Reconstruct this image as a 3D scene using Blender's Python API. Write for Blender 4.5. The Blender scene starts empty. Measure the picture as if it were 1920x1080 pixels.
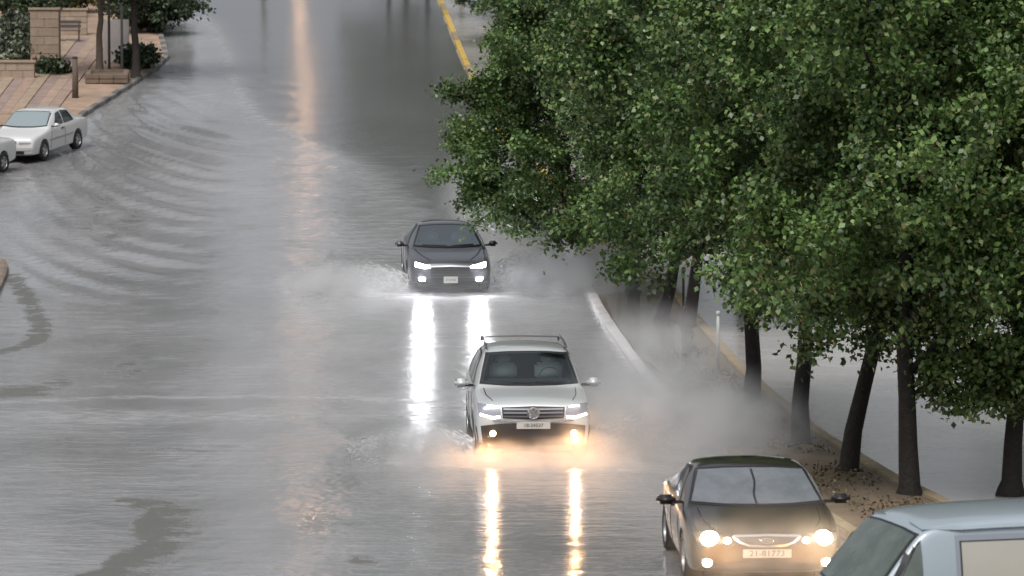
import bpy, bmesh, math, random
import numpy as np
from mathutils import Vector, Matrix, Euler
from mathutils.bvhtree import BVHTree

R = math.radians
random.seed(7)
rng = np.random.default_rng(7)
S = bpy.context.scene
C = S.collection

# ------------------------------------------------------------------ camera
K = 1.25          # depth scale of the whole place (longer lens, farther away)
CAM_H, F = 6.9, 5800.0 * K
PITCH = math.degrees(math.atan(515 / F))
cam = bpy.data.objects.new('camera', bpy.data.cameras.new('camera'))
C.objects.link(cam)
cam.location = (0, 0, CAM_H)
cam.rotation_euler = (R(90 - PITCH), 0, 0)
cam.data.sensor_width = 36
cam.data.lens = F / 1920 * 36
cam.data.clip_start = 0.5
cam.data.clip_end = 4000
cam.data.dof.use_dof = True
cam.data.dof.focus_distance = 56 * K
cam.data.dof.aperture_fstop = 3.6
S.camera = cam

# ------------------------------------------------------------------ sky, sun, exposure
SUN_EL, SUN_ROT = 58, 200
world = bpy.data.worlds.new('World')
S.world = world
world.use_nodes = True
nt = world.node_tree
nt.nodes.clear()
wo = nt.nodes.new('ShaderNodeOutputWorld')
bg = nt.nodes.new('ShaderNodeBackground')
hs = nt.nodes.new('ShaderNodeHueSaturation')
sky = nt.nodes.new('ShaderNodeTexSky')
sky.sky_type = 'NISHITA'
sky.sun_disc = False
sky.sun_elevation = R(SUN_EL)
sky.sun_rotation = R(SUN_ROT)
sky.air_density = 1.0
sky.dust_density = 6.0
sky.ozone_density = 1.0
hs.inputs['Saturation'].default_value = 0.30
bg.inputs['Strength'].default_value = 0.10
nt.links.new(sky.outputs[0], hs.inputs['Color'])
nt.links.new(hs.outputs[0], bg.inputs['Color'])
nt.links.new(bg.outputs[0], wo.inputs['Surface'])
sun = bpy.data.objects.new('sun', bpy.data.lights.new('sun', 'SUN'))
C.objects.link(sun)
sun.data.energy = 1.5
sun.data.angle = R(25)
sun.data.color = (1.0, 0.97, 0.93)
sun.rotation_euler = (R(90 - SUN_EL), 0, R(180 - SUN_ROT))
S.view_settings.view_transform = 'Standard'
S.view_settings.look = 'None'
S.view_settings.gamma = 1
S.view_settings.exposure = 0.35
S.view_settings.use_curve_mapping = False
S.cycles.use_denoising = True
S.cycles.max_bounces = 8
S.cycles.volume_bounces = 1
S.cycles.volume_step_rate = 2.0
S.cycles.sample_clamp_indirect = 6.0
S.cycles.caustics_reflective = False
S.cycles.caustics_refractive = False

# ------------------------------------------------------------------ terrain profile
_D = np.arange(-200, 3001, 0.5)
def _ss(a, b, x):
    t = np.clip((x - a) / (b - a), 0, 1)
    return t * t * (3 - 2 * t)
_sl = 0.12 / K * _ss(56 * K, 88 * K, _D) * (1 - _ss(230 * K, 330 * K, _D))
_Z = np.cumsum(_sl) * 0.5
_Z -= np.interp(40 * K, _D, _Z)
def zg(d):
    return np.interp(d, _D, _Z)
def slope(d):
    return float(np.interp(d, _D, _sl))
def G(px, py):
    """ground point seen at a photo pixel (1920 wide)"""
    tx = (px - 960) / F
    a = math.radians(PITCH)
    t = (py - 540) / F
    dy, dz = math.cos(a) - t * math.sin(a), -math.sin(a) - t * math.cos(a)
    lo, hi = 5.0, 600.0
    ds = np.linspace(lo, hi, 4000)
    h = CAM_H + dz / dy * ds - zg(ds)
    i = int(np.argmax(h < 0))
    d = ds[i] if h[i] < 0 else hi
    return Vector((tx / dy * d, d, float(zg(d))))
def line(pts, d):
    """x of a polyline given as (D, x) pairs"""
    p = np.array(sorted(pts))
    return np.interp(d, p[:, 0], p[:, 1])
def _px(*pp):
    return [(G(*p).y, G(*p).x) for p in pp]
YELLOW = [(20 * K, 10.5), (36 * K, 7.4), (40 * K, 6.6)] + _px((1680, 910), (1530, 820), (1390, 700), (1330, 630), (1270, 560), (1100, 400), (925, 240), (865, 100), (825, 0)) + [(170 * K, -5.6), (230 * K, -6.0)]
WHITE = [(20 * K, 7.6), (30 * K, 6.2), (36 * K, 5.2), (40 * K, 4.55), (45 * K, 3.8), (50 * K, 3.2)] + _px((1240, 740), (1215, 715), (1160, 640), (1100, 540))
WHITE += [(d, x - (.16 if d > 88 * K else .9)) for d, x in YELLOW if d > WHITE[-1][0] + 4]
LEFTK = [(70 * K, -21), (86 * K, -18.6)] + _px((60, 290), (160, 215), (240, 165), (290, 132), (312, 110), (306, 85), (298, 60), (330, 10)) + [(150 * K, -14.0), (170 * K, -13.0), (230 * K, -8)]

# ------------------------------------------------------------------ materials
MATS = {}
def mat(name, col=(.5, .5, .5), rough=.6, metal=0., coat=0., emit=None, estr=0., ior=1.45, noise=None, bump=None, trans=0.):
    if name in MATS:
        return MATS[name]
    m = bpy.data.materials.new(name)
    MATS[name] = m
    m.use_nodes = True
    n = m.node_tree.nodes
    l = m.node_tree.links
    p = n['Principled BSDF']
    p.inputs['Base Color'].default_value = (*col, 1)
    p.inputs['Roughness'].default_value = rough
    p.inputs['Metallic'].default_value = metal
    p.inputs['IOR'].default_value = ior
    p.inputs['Coat Weight'].default_value = coat
    p.inputs['Coat Roughness'].default_value = 0.05
    if trans:
        p.inputs['Transmission Weight'].default_value = trans
    if emit:
        p.inputs['Emission Color'].default_value = (*emit, 1)
        p.inputs['Emission Strength'].default_value = estr
    if noise:
        sc, amt, col2 = noise
        tc = n.new('ShaderNodeTexCoord')
        t = n.new('ShaderNodeTexNoise')
        t.inputs['Scale'].default_value = sc
        t.inputs['Detail'].default_value = 6
        t.inputs['Roughness'].default_value = .65
        mp = n.new('ShaderNodeMapRange')
        mp.inputs[1].default_value = .35
        mp.inputs[2].default_value = .68
        mp.inputs[4].default_value = amt
        mx = n.new('ShaderNodeMix')
        mx.data_type = 'RGBA'
        mx.inputs[6].default_value = (*col, 1)
        mx.inputs[7].default_value = (*col2, 1)
        l.new(tc.outputs['Object'], t.inputs['Vector'])
        l.new(t.outputs[0], mp.inputs[0])
        l.new(mp.outputs[0], mx.inputs[0])
        l.new(mx.outputs[2], p.inputs['Base Color'])
    if bump:
        sc, st, di = bump
        tc = n.new('ShaderNodeTexCoord')
        t = n.new('ShaderNodeTexNoise')
        t.inputs['Scale'].default_value = sc
        t.inputs['Detail'].default_value = 5
        b = n.new('ShaderNodeBump')
        b.inputs['Strength'].default_value = st
        b.inputs['Distance'].default_value = di
        l.new(tc.outputs['Object'], t.inputs['Vector'])
        l.new(t.outputs[0], b.inputs['Height'])
        l.new(b.outputs[0], p.inputs['Normal'])
    return m

RUBBER = mat('rubber', (.018, .018, .019), .7)
BLACK = mat('black_plastic', (.02, .02, .022), .45)
CHROME = mat('chrome', (.75, .76, .78), .18, 1.0)
RIM = mat('rim_metal', (.5, .51, .52), .35, .9)
PLATE = mat('plate_white', (.45, .45, .44), .5)
INK = mat('plate_ink', (.03, .03, .035), .6)
BARK = mat('bark', (.012, .010, .009), .8, noise=(9, .8, (.026, .021, .018)), bump=(18, .9, .03))

# ------------------------------------------------------------------ mesh helpers
def tag(o, label=None, cat=None, group=None, kind=None):
    if label: o['label'] = label
    if cat: o['category'] = cat
    if group: o['group'] = group
    if kind: o['kind'] = kind
    return o
def thing(name, label, cat, loc=(0, 0, 0), rot=(0, 0, 0), group=None):
    o = bpy.data.objects.new(name, None)
    C.objects.link(o)
    o.location = loc
    o.rotation_euler = rot
    o.empty_display_size = .3
    return tag(o, label, cat, group)
def mobj(name, V, Fc, material, parent=None, smooth=False, kind=None):
    me = bpy.data.meshes.new(name)
    me.from_pydata([tuple(v) for v in V], [], Fc)
    me.validate()
    if smooth:
        me.polygons.foreach_set('use_smooth', [True] * len(me.polygons))
    if material:
        me.materials.append(material)
    o = bpy.data.objects.new(name, me)
    C.objects.link(o)
    if parent:
        o.parent = parent
    if kind:
        o['kind'] = kind
    return o
class MB:
    def __init__(s):
        s.V, s.F = [], []
    def add(s, V, Fc):
        b = len(s.V)
        s.V += [tuple(v) for v in V]
        s.F += [tuple(i + b for i in f) for f in Fc]
        return s
    def box(s, c, d, rot=None, bev=0.0):
        bm = bmesh.new()
        bmesh.ops.create_cube(bm, size=1)
        bmesh.ops.scale(bm, vec=d, verts=bm.verts)
        if bev:
            bmesh.ops.bevel(bm, geom=bm.edges[:], offset=bev, segments=2, affect='EDGES')
        M = (Euler(rot).to_matrix() if rot else Matrix.Identity(3))
        bm.verts.index_update()
        s.add([M @ v.co + Vector(c) for v in bm.verts], [[v.index for v in f.verts] for f in bm.faces])
        bm.free()
        return s
    def tube(s, pts, rad, n=8, cap=True):
        pts = [Vector(p) for p in pts]
        if not hasattr(rad, '__len__'):
            rad = [rad] * len(pts)
        V, Fc = [], []
        u = None
        for i, p in enumerate(pts):
            d = (pts[min(i + 1, len(pts) - 1)] - pts[max(i - 1, 0)]).normalized()
            if u is None:
                u = d.orthogonal().normalized()
            u = (u - d * u.dot(d)).normalized()
            w = d.cross(u)
            for k in range(n):
                a = 2 * math.pi * k / n
                V.append(p + (u * math.cos(a) + w * math.sin(a)) * rad[i])
        for i in range(len(pts) - 1):
            for k in range(n):
                Fc.append((i * n + k, i * n + (k + 1) % n, (i + 1) * n + (k + 1) % n, (i + 1) * n + k))
        if cap:
            Fc.append(tuple(reversed(range(n))))
            Fc.append(tuple((len(pts) - 1) * n + k for k in range(n)))
        return s.add(V, Fc)
    def lathe(s, prof, axis='x', n=28, c=(0, 0, 0)):
        V, Fc = [], []
        for (r, h) in prof:
            for k in range(n):
                a = 2 * math.pi * k / n
                q = (h, r * math.cos(a), r * math.sin(a)) if axis == 'x' else ((r * math.cos(a), r * math.sin(a), h) if axis == 'z' else (r * math.cos(a), h, r * math.sin(a)))
                V.append(Vector(q) + Vector(c))
        for i in range(len(prof) - 1):
            for k in range(n):
                Fc.append((i * n + k, i * n + (k + 1) % n, (i + 1) * n + (k + 1) % n, (i + 1) * n + k))
        return s.add(V, Fc)
    def build(s, name, material, parent=None, smooth=False, kind=None):
        return mobj(name, s.V, s.F, material, parent, smooth, kind)
def text_mesh(txt, size, name, material, parent, M, depth=.004):
    cu = bpy.data.curves.new('t', 'FONT')
    cu.body = txt
    cu.size = size
    cu.align_x = 'CENTER'
    cu.align_y = 'CENTER'
    cu.extrude = depth
    to = bpy.data.objects.new('t', cu)
    C.objects.link(to)
    dg = bpy.context.evaluated_depsgraph_get()
    me = bpy.data.meshes.new_from_object(to.evaluated_get(dg))
    bpy.data.objects.remove(to)
    bpy.data.curves.remove(cu)
    me.transform(M)
    me.materials.clear()
    me.materials.append(material)
    me.name = name
    o = bpy.data.objects.new(name, me)
    C.objects.link(o)
    o.parent = parent
    return o

# ------------------------------------------------------------------ ground, roads, water
def sheet(name, xs, ds, dz, material, kind='structure', mask=None, zf=None):
    X, D = np.meshgrid(xs, ds)
    Zv = zg(D) + dz
    if zf is not None:
        Zv = Zv + zf(X, D)
    V = np.stack([X, D, Zv], -1).reshape(-1, 3)
    nx, nd = len(xs), len(ds)
    i = np.arange(nd - 1)[:, None] * nx + np.arange(nx - 1)[None, :]
    Q = np.stack([i, i + 1, i + nx + 1, i + nx], -1).reshape(-1, 4)
    if mask is not None:
        cx = (X[:-1, :-1] + X[1:, 1:]) / 2
        cd = (D[:-1, :-1] + D[1:, 1:]) / 2
        Q = Q[mask(cx, cd).reshape(-1)]
    me = bpy.data.meshes.new(name)
    me.vertices.add(len(V))
    me.vertices.foreach_set('co', V.reshape(-1))
    me.loops.add(len(Q) * 4)
    me.loops.foreach_set('vertex_index', Q.reshape(-1).astype(np.int32))
    me.polygons.add(len(Q))
    me.polygons.foreach_set('loop_start', np.arange(0, len(Q) * 4, 4, dtype=np.int32))
    me.polygons.foreach_set('use_smooth', np.ones(len(Q), dtype=bool))
    me.update(calc_edges=True)
    me.materials.append(material)
    o = bpy.data.objects.new(name, me)
    C.objects.link(o)
    o['kind'] = kind
    return o, X, D

EARTH = mat('earth', (.20, .155, .115), .95, noise=(.35, .8, (.13, .11, .08)))
ASPHALT = mat('asphalt', (.05, .05, .052), .5, noise=(1.5, .7, (.075, .075, .073)), bump=(60, .4, .01))
sheet('ground', np.linspace(-900, 900, 61), np.concatenate([np.arange(-200, 20, 10), np.arange(20, 400, 4), np.arange(400, 2800, 100)]), -0.30, EARTH)
sheet('road', np.linspace(-34, 12, 47), np.arange(10, 300, 2.0), -0.16, ASPHALT)

def smooth_noise(X, D, sx, sd, seed):
    r = np.random.default_rng(seed)
    out = np.zeros_like(X)
    for k in range(7):
        a, b = r.normal(0, 1, 2)
        ph = r.uniform(0, 6.28)
        out += np.sin(X * a / sx * 2 + D * b / sd * 2 + ph)
    return out / 7 * 1.6
def blob(X, D, cx, cd, rx, rd, ang=0.0):
    c, s = math.cos(ang), math.sin(ang)
    u = (X - cx) * c + (D - cd) * s
    v = -(X - cx) * s + (D - cd) * c
    return np.exp(-((u / rx) ** 2 + (v / rd) ** 2))
def dist_poly(X, D, pts):
    best = np.full(X.shape, 1e9)
    for (a, b) in zip(pts[:-1], pts[1:]):
        ax, ad = a[0], a[1]
        ux, ud = b[0] - a[0], b[1] - a[1]
        L = ux * ux + ud * ud
        t = np.clip(((X - ax) * ux + (D - ad) * ud) / L, 0, 1)
        best = np.minimum(best, np.hypot(X - ax - t * ux, D - ad - t * ud))
    return best
# the line where the flood running down the hill meets the thin sheet of water
FLOW = [G(*p) for p in ((345, 15), (395, 45), (425, 105), (440, 160), (475, 215), (560, 258), (640, 285), (720, 330), (800, 400))]
def wave_height(X, D):
    D = D / K
    s1 = _ss(68, 78, D) * (1 - _ss(98, 116, D)) * _ss(-20, -13, X) * (1 - .9 * _ss(-9.5, -6.5, X)) * (1 - _ss(-4.0, 0.0, X))
    wob = smooth_noise(X, D, 9, 12, 3) * .5
    ph = D - 0.24 * (X + 7.2) ** 2 + wob
    lam = 2.3
    w = np.sin(2 * math.pi * ph / lam) * .062 + np.sin(2 * math.pi * (ph * 1.37 + X * .12) / lam + 1) * .020
    env = .6 + .4 * smooth_noise(X, D, 5, 8, 5)
    s2 = _ss(40, 52, D) * (1 - _ss(62, 76, D)) * (1 - _ss(-4, 0, X))
    w2 = np.sin(2 * math.pi * (D * .9 + X * .25 + smooth_noise(X, D, 3, 4, 8)) / 1.15) * .0035
    w3 = smooth_noise(X, D, 2.2, 1.6, 12) * .003
    h = w * s1 * env + w2 * s2 * (.5 + .5 * smooth_noise(X, D, 4, 4, 9)) + w3
    h += .012 * np.exp(-(dist_poly(X, D * K, FLOW) / .35) ** 2)
    # bow waves thrown aside by the two moving cars in the flood
    for (cx, cd) in ((-1.43, 72.0), (0.33, 47.5)):
        for sgn in (-1, 1):
            u = X - cx
            v = D - cd
            rid = np.abs(sgn * u - (1.0 + .5 * np.clip(v + 1.2, 0, 9)))
            h += .035 * np.exp(-(rid / .28) ** 2) * _ss(-1.6, -.6, v) * (1 - _ss(2, 7, v))
    return h
xs = np.arange(-30, 6.6, .25)
ds = np.concatenate([np.arange(24, 60, .14), np.arange(60, 125, .18), np.arange(125, 220, .5)]) * K
wat, WX, WD = sheet('flood_water', xs, ds, 0.0, None, mask=lambda x, d: x < line(WHITE, d) + .12, zf=wave_height)
# where the film of water is too thin and the asphalt shows
PA = [G(*p) for p in ((215, 935), (262, 955), (258, 1010), (225, 1045), (150, 1085))]
PB = [G(*p) for p in ((262, 955), (320, 975), (350, 1000), (330, 1050), (300, 1085))]
pa = np.array(sorted([(p.y, p.x) for p in PA]))
xp = np.interp(WD, pa[:, 0], pa[:, 1])
u_ = WX - xp
bare = _ss(-.10, .04, u_) * np.exp(-np.clip(u_, 0, 9) / .75) * _ss(pa[0, 0] - .6, pa[0, 0], WD) * (1 - _ss(pa[-1, 0] - .5, pa[-1, 0] + .5, WD)) * 1.05
bare = np.clip(bare, 0, 1)
for (px, py, rx, rd, a) in ((40, 735, .75, 1.2, .85), (100, 720, .6, 1.0, .55), (230, 690, .35, 2.6, .55), (250, 700, .3, 1.2, .6), (230, 430, .9, 6, .45), (180, 400, .7, 7, .45), (240, 560, 1.0, 5, .35), (300, 840, 1.6, .8, .40), (360, 845, 1.0, .8, .45), (600, 1010, .25, 2.5, .3), (680, 1055, .3, .6, .55), (450, 430, .9, 1.5, .35), (560, 460, 1.0, 1.2, .35), (660, 540, .7, .6, .5), (720, 556, .7, .35, .4), (200, 250, 1.2, 8, .35), (60, 330, 2.0, 4, .4)):
    g = G(px, py)
    bare = np.maximum(bare, a * blob(WX, WD, g.x, g.y, rx, rd * K))
calm = np.clip(_ss(-1.2, 1.2, (WX - np.interp(WD, [f.y for f in FLOW][::-1], [f.x for f in FLOW][::-1]))) * _ss(76 * K, 84 * K, WD), 0, 1)
calm = np.maximum(calm, blob(WX, WD, 1.5, 62 * K, 2.2, 10 * K) * .3)
calm = np.maximum(calm, blob(WX, WD, 0.5, 41 * K, 2.5, 5 * K) * .5)
calm = np.maximum(calm, .75 * blob(WX, WD, G(588, 985).x, G(588, 985).y, .35, 1.6 * K))
foam = .22 * np.exp(-(dist_poly(WX, WD, FLOW[:6]) / .30) ** 2)
W2 = [G(*p) for p in ((1108, 560), (1150, 625), (1180, 680), (1212, 718))]
foam += .5 * np.exp(-(dist_poly(WX, WD, [G(1125, 575), G(1160, 645), G(1212, 718)]) / .16) ** 2)
W3 = [G(*p) for p in ((600, 470), (650, 530), (700, 553), (790, 556))]
foam += .65 * np.exp(-(dist_poly(WX, WD, [G(665, 545), G(710, 556), G(790, 552)]) / .3) ** 2)
foam += .35 * np.exp(-(dist_poly(WX, WD, [G(740, 868), G(860, 880), G(1000, 884), G(1180, 884)]) / .16) ** 2)
foam += .45 * np.exp(-(dist_poly(WX, WD, [G(900, 850), G(1090, 855)]) / .5) ** 2)
foam += .35 * np.exp(-(dist_poly(WX, WD, [G(930, 545), G(1080, 535)]) / .5) ** 2)
foam += .22 * blob(WX, WD, G(330, 780).x, G(330, 780).y, 4.5, 1.2)
foam += .22 * np.exp(-(dist_poly(WX, WD, [G(0, 755), G(250, 745), G(640, 745), G(860, 760)]) / .35) ** 2)
# shallow hump off the island: wet edge showing dark through the water
HUMP = [G(*p) for p in ((20, 515), (42, 545), (62, 580), (78, 618), (66, 640), (20, 658), (-40, 668))]
bare = np.maximum(bare, .78 * np.exp(-(dist_poly(WX, WD, HUMP) / .30) ** 2))
bare = np.maximum(bare, .95 * np.exp(-(dist_poly(WX, WD, HUMP[3:6]) / .22) ** 2))
for nm, arr in (('bare', bare), ('calm', calm), ('foam', np.clip(foam, 0, 1)), ('rough', .16 * blob(WX, WD, -1.2, 60 * K, 2.6, 11 * K) - .10 * blob(WX, WD, G(588, 985).x, G(588, 985).y, .35, 1.6 * K) + .08 * blob(WX, WD, -5.6, 112 * K, 3.2, 22 * K))):
    at = wat.data.attributes.new(nm, 'FLOAT', 'POINT')
    at.data.foreach_set('value', arr.astype(np.float32).reshape(-1))

def water_mat():
    m = bpy.data.materials.new('flood_water')
    m.use_nodes = True
    n, l = m.node_tree.nodes, m.node_tree.links
    p = n['Principled BSDF']
    tc = n.new('ShaderNodeTexCoord')
    def attr(a):
        q = n.new('ShaderNodeAttribute')
        q.attribute_name = a
        return q.outputs['Fac']
    def noise(scale, detail, sx=1, sy=1, rough=.6):
        mp = n.new('ShaderNodeMapping')
        mp.inputs['Scale'].default_value = (sx, sy, 1)
        t = n.new('ShaderNodeTexNoise')
        t.inputs['Scale'].default_value = scale
        t.inputs['Detail'].default_value = detail
        t.inputs['Roughness'].default_value = rough
        l.new(tc.outputs['Object'], mp.inputs[0])
        l.new(mp.outputs[0], t.inputs['Vector'])
        return t.outputs[0]
    def math_(op, a, b=None, c=None):
        q = n.new('ShaderNodeMath')
        q.operation = op
        for i, v in enumerate((a, b, c)):
            if v is None: continue
            if isinstance(v, (int, float)): q.inputs[i].default_value = v
            else: l.new(v, q.inputs[i])
        return q.outputs[0]
    def mixc(f, a, b):
        q = n.new('ShaderNodeMix')
        q.data_type = 'RGBA'
        if isinstance(f, float): q.inputs[0].default_value = f
        else: l.new(f, q.inputs[0])
        for i, v in ((6, a), (7, b)):
            if isinstance(v, tuple): q.inputs[i].default_value = (*v, 1)
            else: l.new(v, q.inputs[i])
        return q.outputs[2]
    def rng_(v, a, b, c, d):
        q = n.new('ShaderNodeMapRange')
        q.inputs[1].default_value, q.inputs[2].default_value, q.inputs[3].default_value, q.inputs[4].default_value = a, b, c, d
        q.clamp = True
        l.new(v, q.inputs[0])
        return q.outputs[0]
    B, Ca, Fo = attr('bare'), attr('calm'), attr('foam')
    big = noise(.30, 5, 1, .45, .68)
    grain = noise(1.6, 6, .8, 1.0)
    fine = noise(9, 4)
    b2 = rng_(math_('ADD', B, math_('ADD', math_('MULTIPLY', math_('SUBTRACT', grain, .5), 1.7), math_('MULTIPLY', math_('SUBTRACT', fine, .5), .9))), .30, .62, 0, 1)
    b2 = math_('MULTIPLY', b2, rng_(B, .05, .45, 0, 1))
    muddy = mixc(rng_(big, .35, .65, 0, 1), (.20, .20, .203), (.29, .29, .298))
    muddy = mixc(math_('MULTIPLY', Ca, .85), muddy, (.085, .085, .09))
    base = mixc(math_('MULTIPLY', b2, .9), muddy, (.085, .083, .068))
    f2 = math_('MULTIPLY', Fo, rng_(noise(3.2, 6, .7, .9), .36, .62, .15, 1.0))
    base = mixc(f2, base, (.72, .73, .75))
    l.new(base, p.inputs['Base Color'])
    ro = math_('ADD', math_('MULTIPLY', b2, .22), math_('ADD', math_('MULTIPLY_ADD', f2, .5, .13), attr('rough')))
    l.new(ro, p.inputs['Roughness'])
    p.inputs['IOR'].default_value = 1.55
    # small ripples
    r1 = noise(1.3, 3, .55, 1.25)
    r2 = noise(5.0, 3, .6, 1.2)
    r3 = noise(14, 2, .8, 1.1)
    amp = rng_(Ca, 0, 1, 1.0, .40)
    h = math_('ADD', math_('MULTIPLY', r1, .019), math_('ADD', math_('MULTIPLY', r2, .0055), math_('MULTIPLY', r3, .0024)))
    h = math_('MULTIPLY', h, math_('MULTIPLY', amp, rng_(big, .36, .64, .35, 1.7)))
    h = math_('ADD', h, math_('MULTIPLY', math_('MULTIPLY', fine, .012), b2))
    bp = n.new('ShaderNodeBump')
    bp.inputs['Strength'].default_value = 1.0
    bp.inputs['Distance'].default_value = 1.0
    l.new(h, bp.inputs['Height'])
    l.new(bp.outputs[0], p.inputs['Normal'])
    return m
WATER = water_mat()
wat.data.materials.clear()
wat.data.materials.append(WATER)

# the carriageway on the other side of the trees
WETCONC = mat('wet_concrete_road', (.45, .43, .415), .14, ior=1.6, noise=(.6, .9, (.30, .285, .27)), bump=(12, .12, .01))
V, Fc = [], []
sr = np.arange(20, 290, 1.5)
scol = [-.16, .5, 2, 5, 10, 20, 40]
for d in sr:
    for u in scol:
        V.append((float(line(YELLOW, d)) + u, d, float(zg(d))))
for i in range(len(sr) - 1):
    for k in range(len(scol) - 1):
        q = i * len(scol) + k
        Fc.append((q, q + 1, q + len(scol) + 1, q + len(scol)))
mobj('side_road', V, Fc, WETCONC, None, True, 'structure')

# median with kerbs
SOIL = mat('wet_soil', (.19, .14, .10), .6, noise=(1.3, .9, (.105, .09, .06)), bump=(9, .7, .04))
dm = np.concatenate([np.arange(33, 100, .5), np.arange(100, 232, 2)]) * K
V, Fc = [], []
rowN = 7
dm = dm[dm < 92 * K]
for i, d in enumerate(dm):
    a, b = line(WHITE, d) + .14, line(YELLOW, d) - .14
    for k in range(rowN):
        u = k / (rowN - 1)
        hump = .05 * math.sin(math.pi * u) + .02 * math.sin(d * 1.3 + k * 2.1)
        V.append((a + (b - a) * u, d, float(zg(d)) + .085 + (hump if 0 < k < rowN - 1 else 0) - (.07 if 57 < d / K < 73 and 0 < k < rowN - 1 else 0)))
for i in range(len(dm) - 1):
    for k in range(rowN - 1):
        q = i * rowN + k
        Fc.append((q, q + 1, q + rowN + 1, q + rowN))
median = mobj('median', V, Fc, SOIL, None, True, 'structure')
KW = mat('kerb_white', (.66, .64, .65), .5, noise=(3, .7, (.42, .40, .40)))
KY = mat('kerb_yellow', (.58, .40, .09), .5, noise=(4, .6, (.40, .30, .14)))
KG = mat('kerb_grey', (.25, .235, .22), .6, noise=(3, .7, (.16, .15, .14)))
KD = mat('kerb_dark', (.10, .095, .09), .6, noise=(3, .7, (.16, .15, .14)))
KP = mat('kerb_plain', (.27, .23, .17), .6, noise=(3, .8, (.36, .27, .14)))
def stone_mesh(name, m, w=.22, h=.22, L=.975):
    q = MB().box((0, 0, 0), (w, L, h), None, .02)
    me = bpy.data.meshes.new(name)
    me.from_pydata(q.V, [], q.F)
    me.materials.append(m)
    return me
def kerb(poly, d0, d1, meshes, parent, top=.12, side=0):
    d = d0
    k = 0
    while d < d1:
        x0, x1 = float(line(poly, d)), float(line(poly, d + 1))
        L = math.hypot(1, x1 - x0)
        st = 1 / L
        x1 = float(line(poly, d + st))
        me = meshes(k, d)
        o = bpy.data.objects.new('kerb_stone', me)
        C.objects.link(o)
        o.parent = parent
        o.location = ((x0 + x1) / 2, d + st / 2, float(zg(d + st / 2)) + top - .11 + random.uniform(-.008, .008))
        o.rotation_euler = (math.atan(slope(d)), 0, -math.atan2(x1 - x0, st) + random.uniform(-.01, .01))
        d += st
        k += 1
mf = stone_mesh('kerb_stone', mat('kerb_faded_yellow', (.38, .28, .12), .5, noise=(4, .9, (.25, .21, .15))))
mw, my, mg, md, mp_ = stone_mesh('kerb_stone', KW), stone_mesh('kerb_stone', KY), stone_mesh('kerb_stone', KG), stone_mesh('kerb_stone', KD), stone_mesh('kerb_stone', KP)
kerb(WHITE, 34 * K, 84 * K, lambda k, d: mw if 54.5 < d / K < 78 else (mp_ if d < 55 * K else mg), median)
kerb(YELLOW, 34 * K, 140 * K, lambda k, d: (my if d > 84 * K else mf) if d > 56 * K and (k // 3) % 4 else mp_, median)
# flooded part of the median
PUD = mat('puddle_water', (.13, .12, .095), .06, ior=1.34, bump=(3.0, .25, .02))
V, Fc = [], []
pd_ = np.arange(56.5 * K, 74 * K, .5)
for i, d in enumerate(pd_):
    e = math.sin(math.pi * i / (len(pd_) - 1)) ** .35
    a = line(WHITE, d) + .14
    b = line(YELLOW, d) - .2 - .35 * abs(math.sin(d * .31)) - .2 * abs(math.sin(d * .83 + 1))
    c = (a + b) / 2
    for u in (0, .5, 1):
        V.append((c + (a + (b - a) * u - c) * e, d, float(zg(d)) + .096))
for i in range(len(pd_) - 1):
    for k in range(2):
        q = i * 3 + k
        Fc.append((q, q + 1, q + 4, q + 3))
mobj('puddle', V, Fc, PUD, None, True, 'structure')

# ------------------------------------------------------------------ left pavement with coloured paving bands
SAND = mat('sandy_paving', (.37, .26, .19), .8, noise=(1.3, .95, (.22, .16, .12)), bump=(8, .4, .03))
dl = np.concatenate([np.arange(84, 150, .8), np.arange(150, 232, 4)]) * K
V, Fc = [], []
cols = [0, .4, 1.2, 3, 6, 12, 25, 50]
for d in dl:
    a = line(LEFTK, d) - .10
    for k, u in enumerate(cols):
        V.append((a - u, d, float(zg(d)) + .10 + .02 * u))
for i in range(len(dl) - 1):
    for k in range(len(cols) - 1):
        q = i * len(cols) + k
        Fc.append((q, q + len(cols), q + len(cols) + 1, q + 1))
pav = mobj('pavement', V, Fc, SAND, None, True, 'structure')
def zpav(x, d):
    u = float(line(LEFTK, d)) - .10 - x
    return float(zg(d)) + .10 + .02 * max(0, u)
kerb(LEFTK, 84 * K, 145 * K, lambda k, d: mg if k % 2 else md, pav, .13)
def GP(px, py):
    """point of the raised pavement at a photo pixel"""
    g = G(px, py)
    for _ in range(12):
        dz = zpav(g.x, g.y) - float(zg(g.y))
        g2 = G(px, py + dz * F / g.y)
        g = Vector((g2.x, g2.y, 0))
    g.z = zpav(g.x, g.y)
    return g
bandcols = [tuple(.55 * a + .45 * b for a, b in zip(c, (.335, .245, .19))) for c in [(.37, .255, .195), (.36, .29, .20), (.27, .205, .20), (.385, .28, .21), (.33, .235, .20), (.37, .30, .215), (.28, .215, .21)]]
bm_ = [mat('paving_band_%d' % i, c, .75, noise=(2.2, .8, tuple(v * .55 for v in c)), bump=(10, .3, .02)) for i, c in enumerate(bandcols)]
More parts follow.
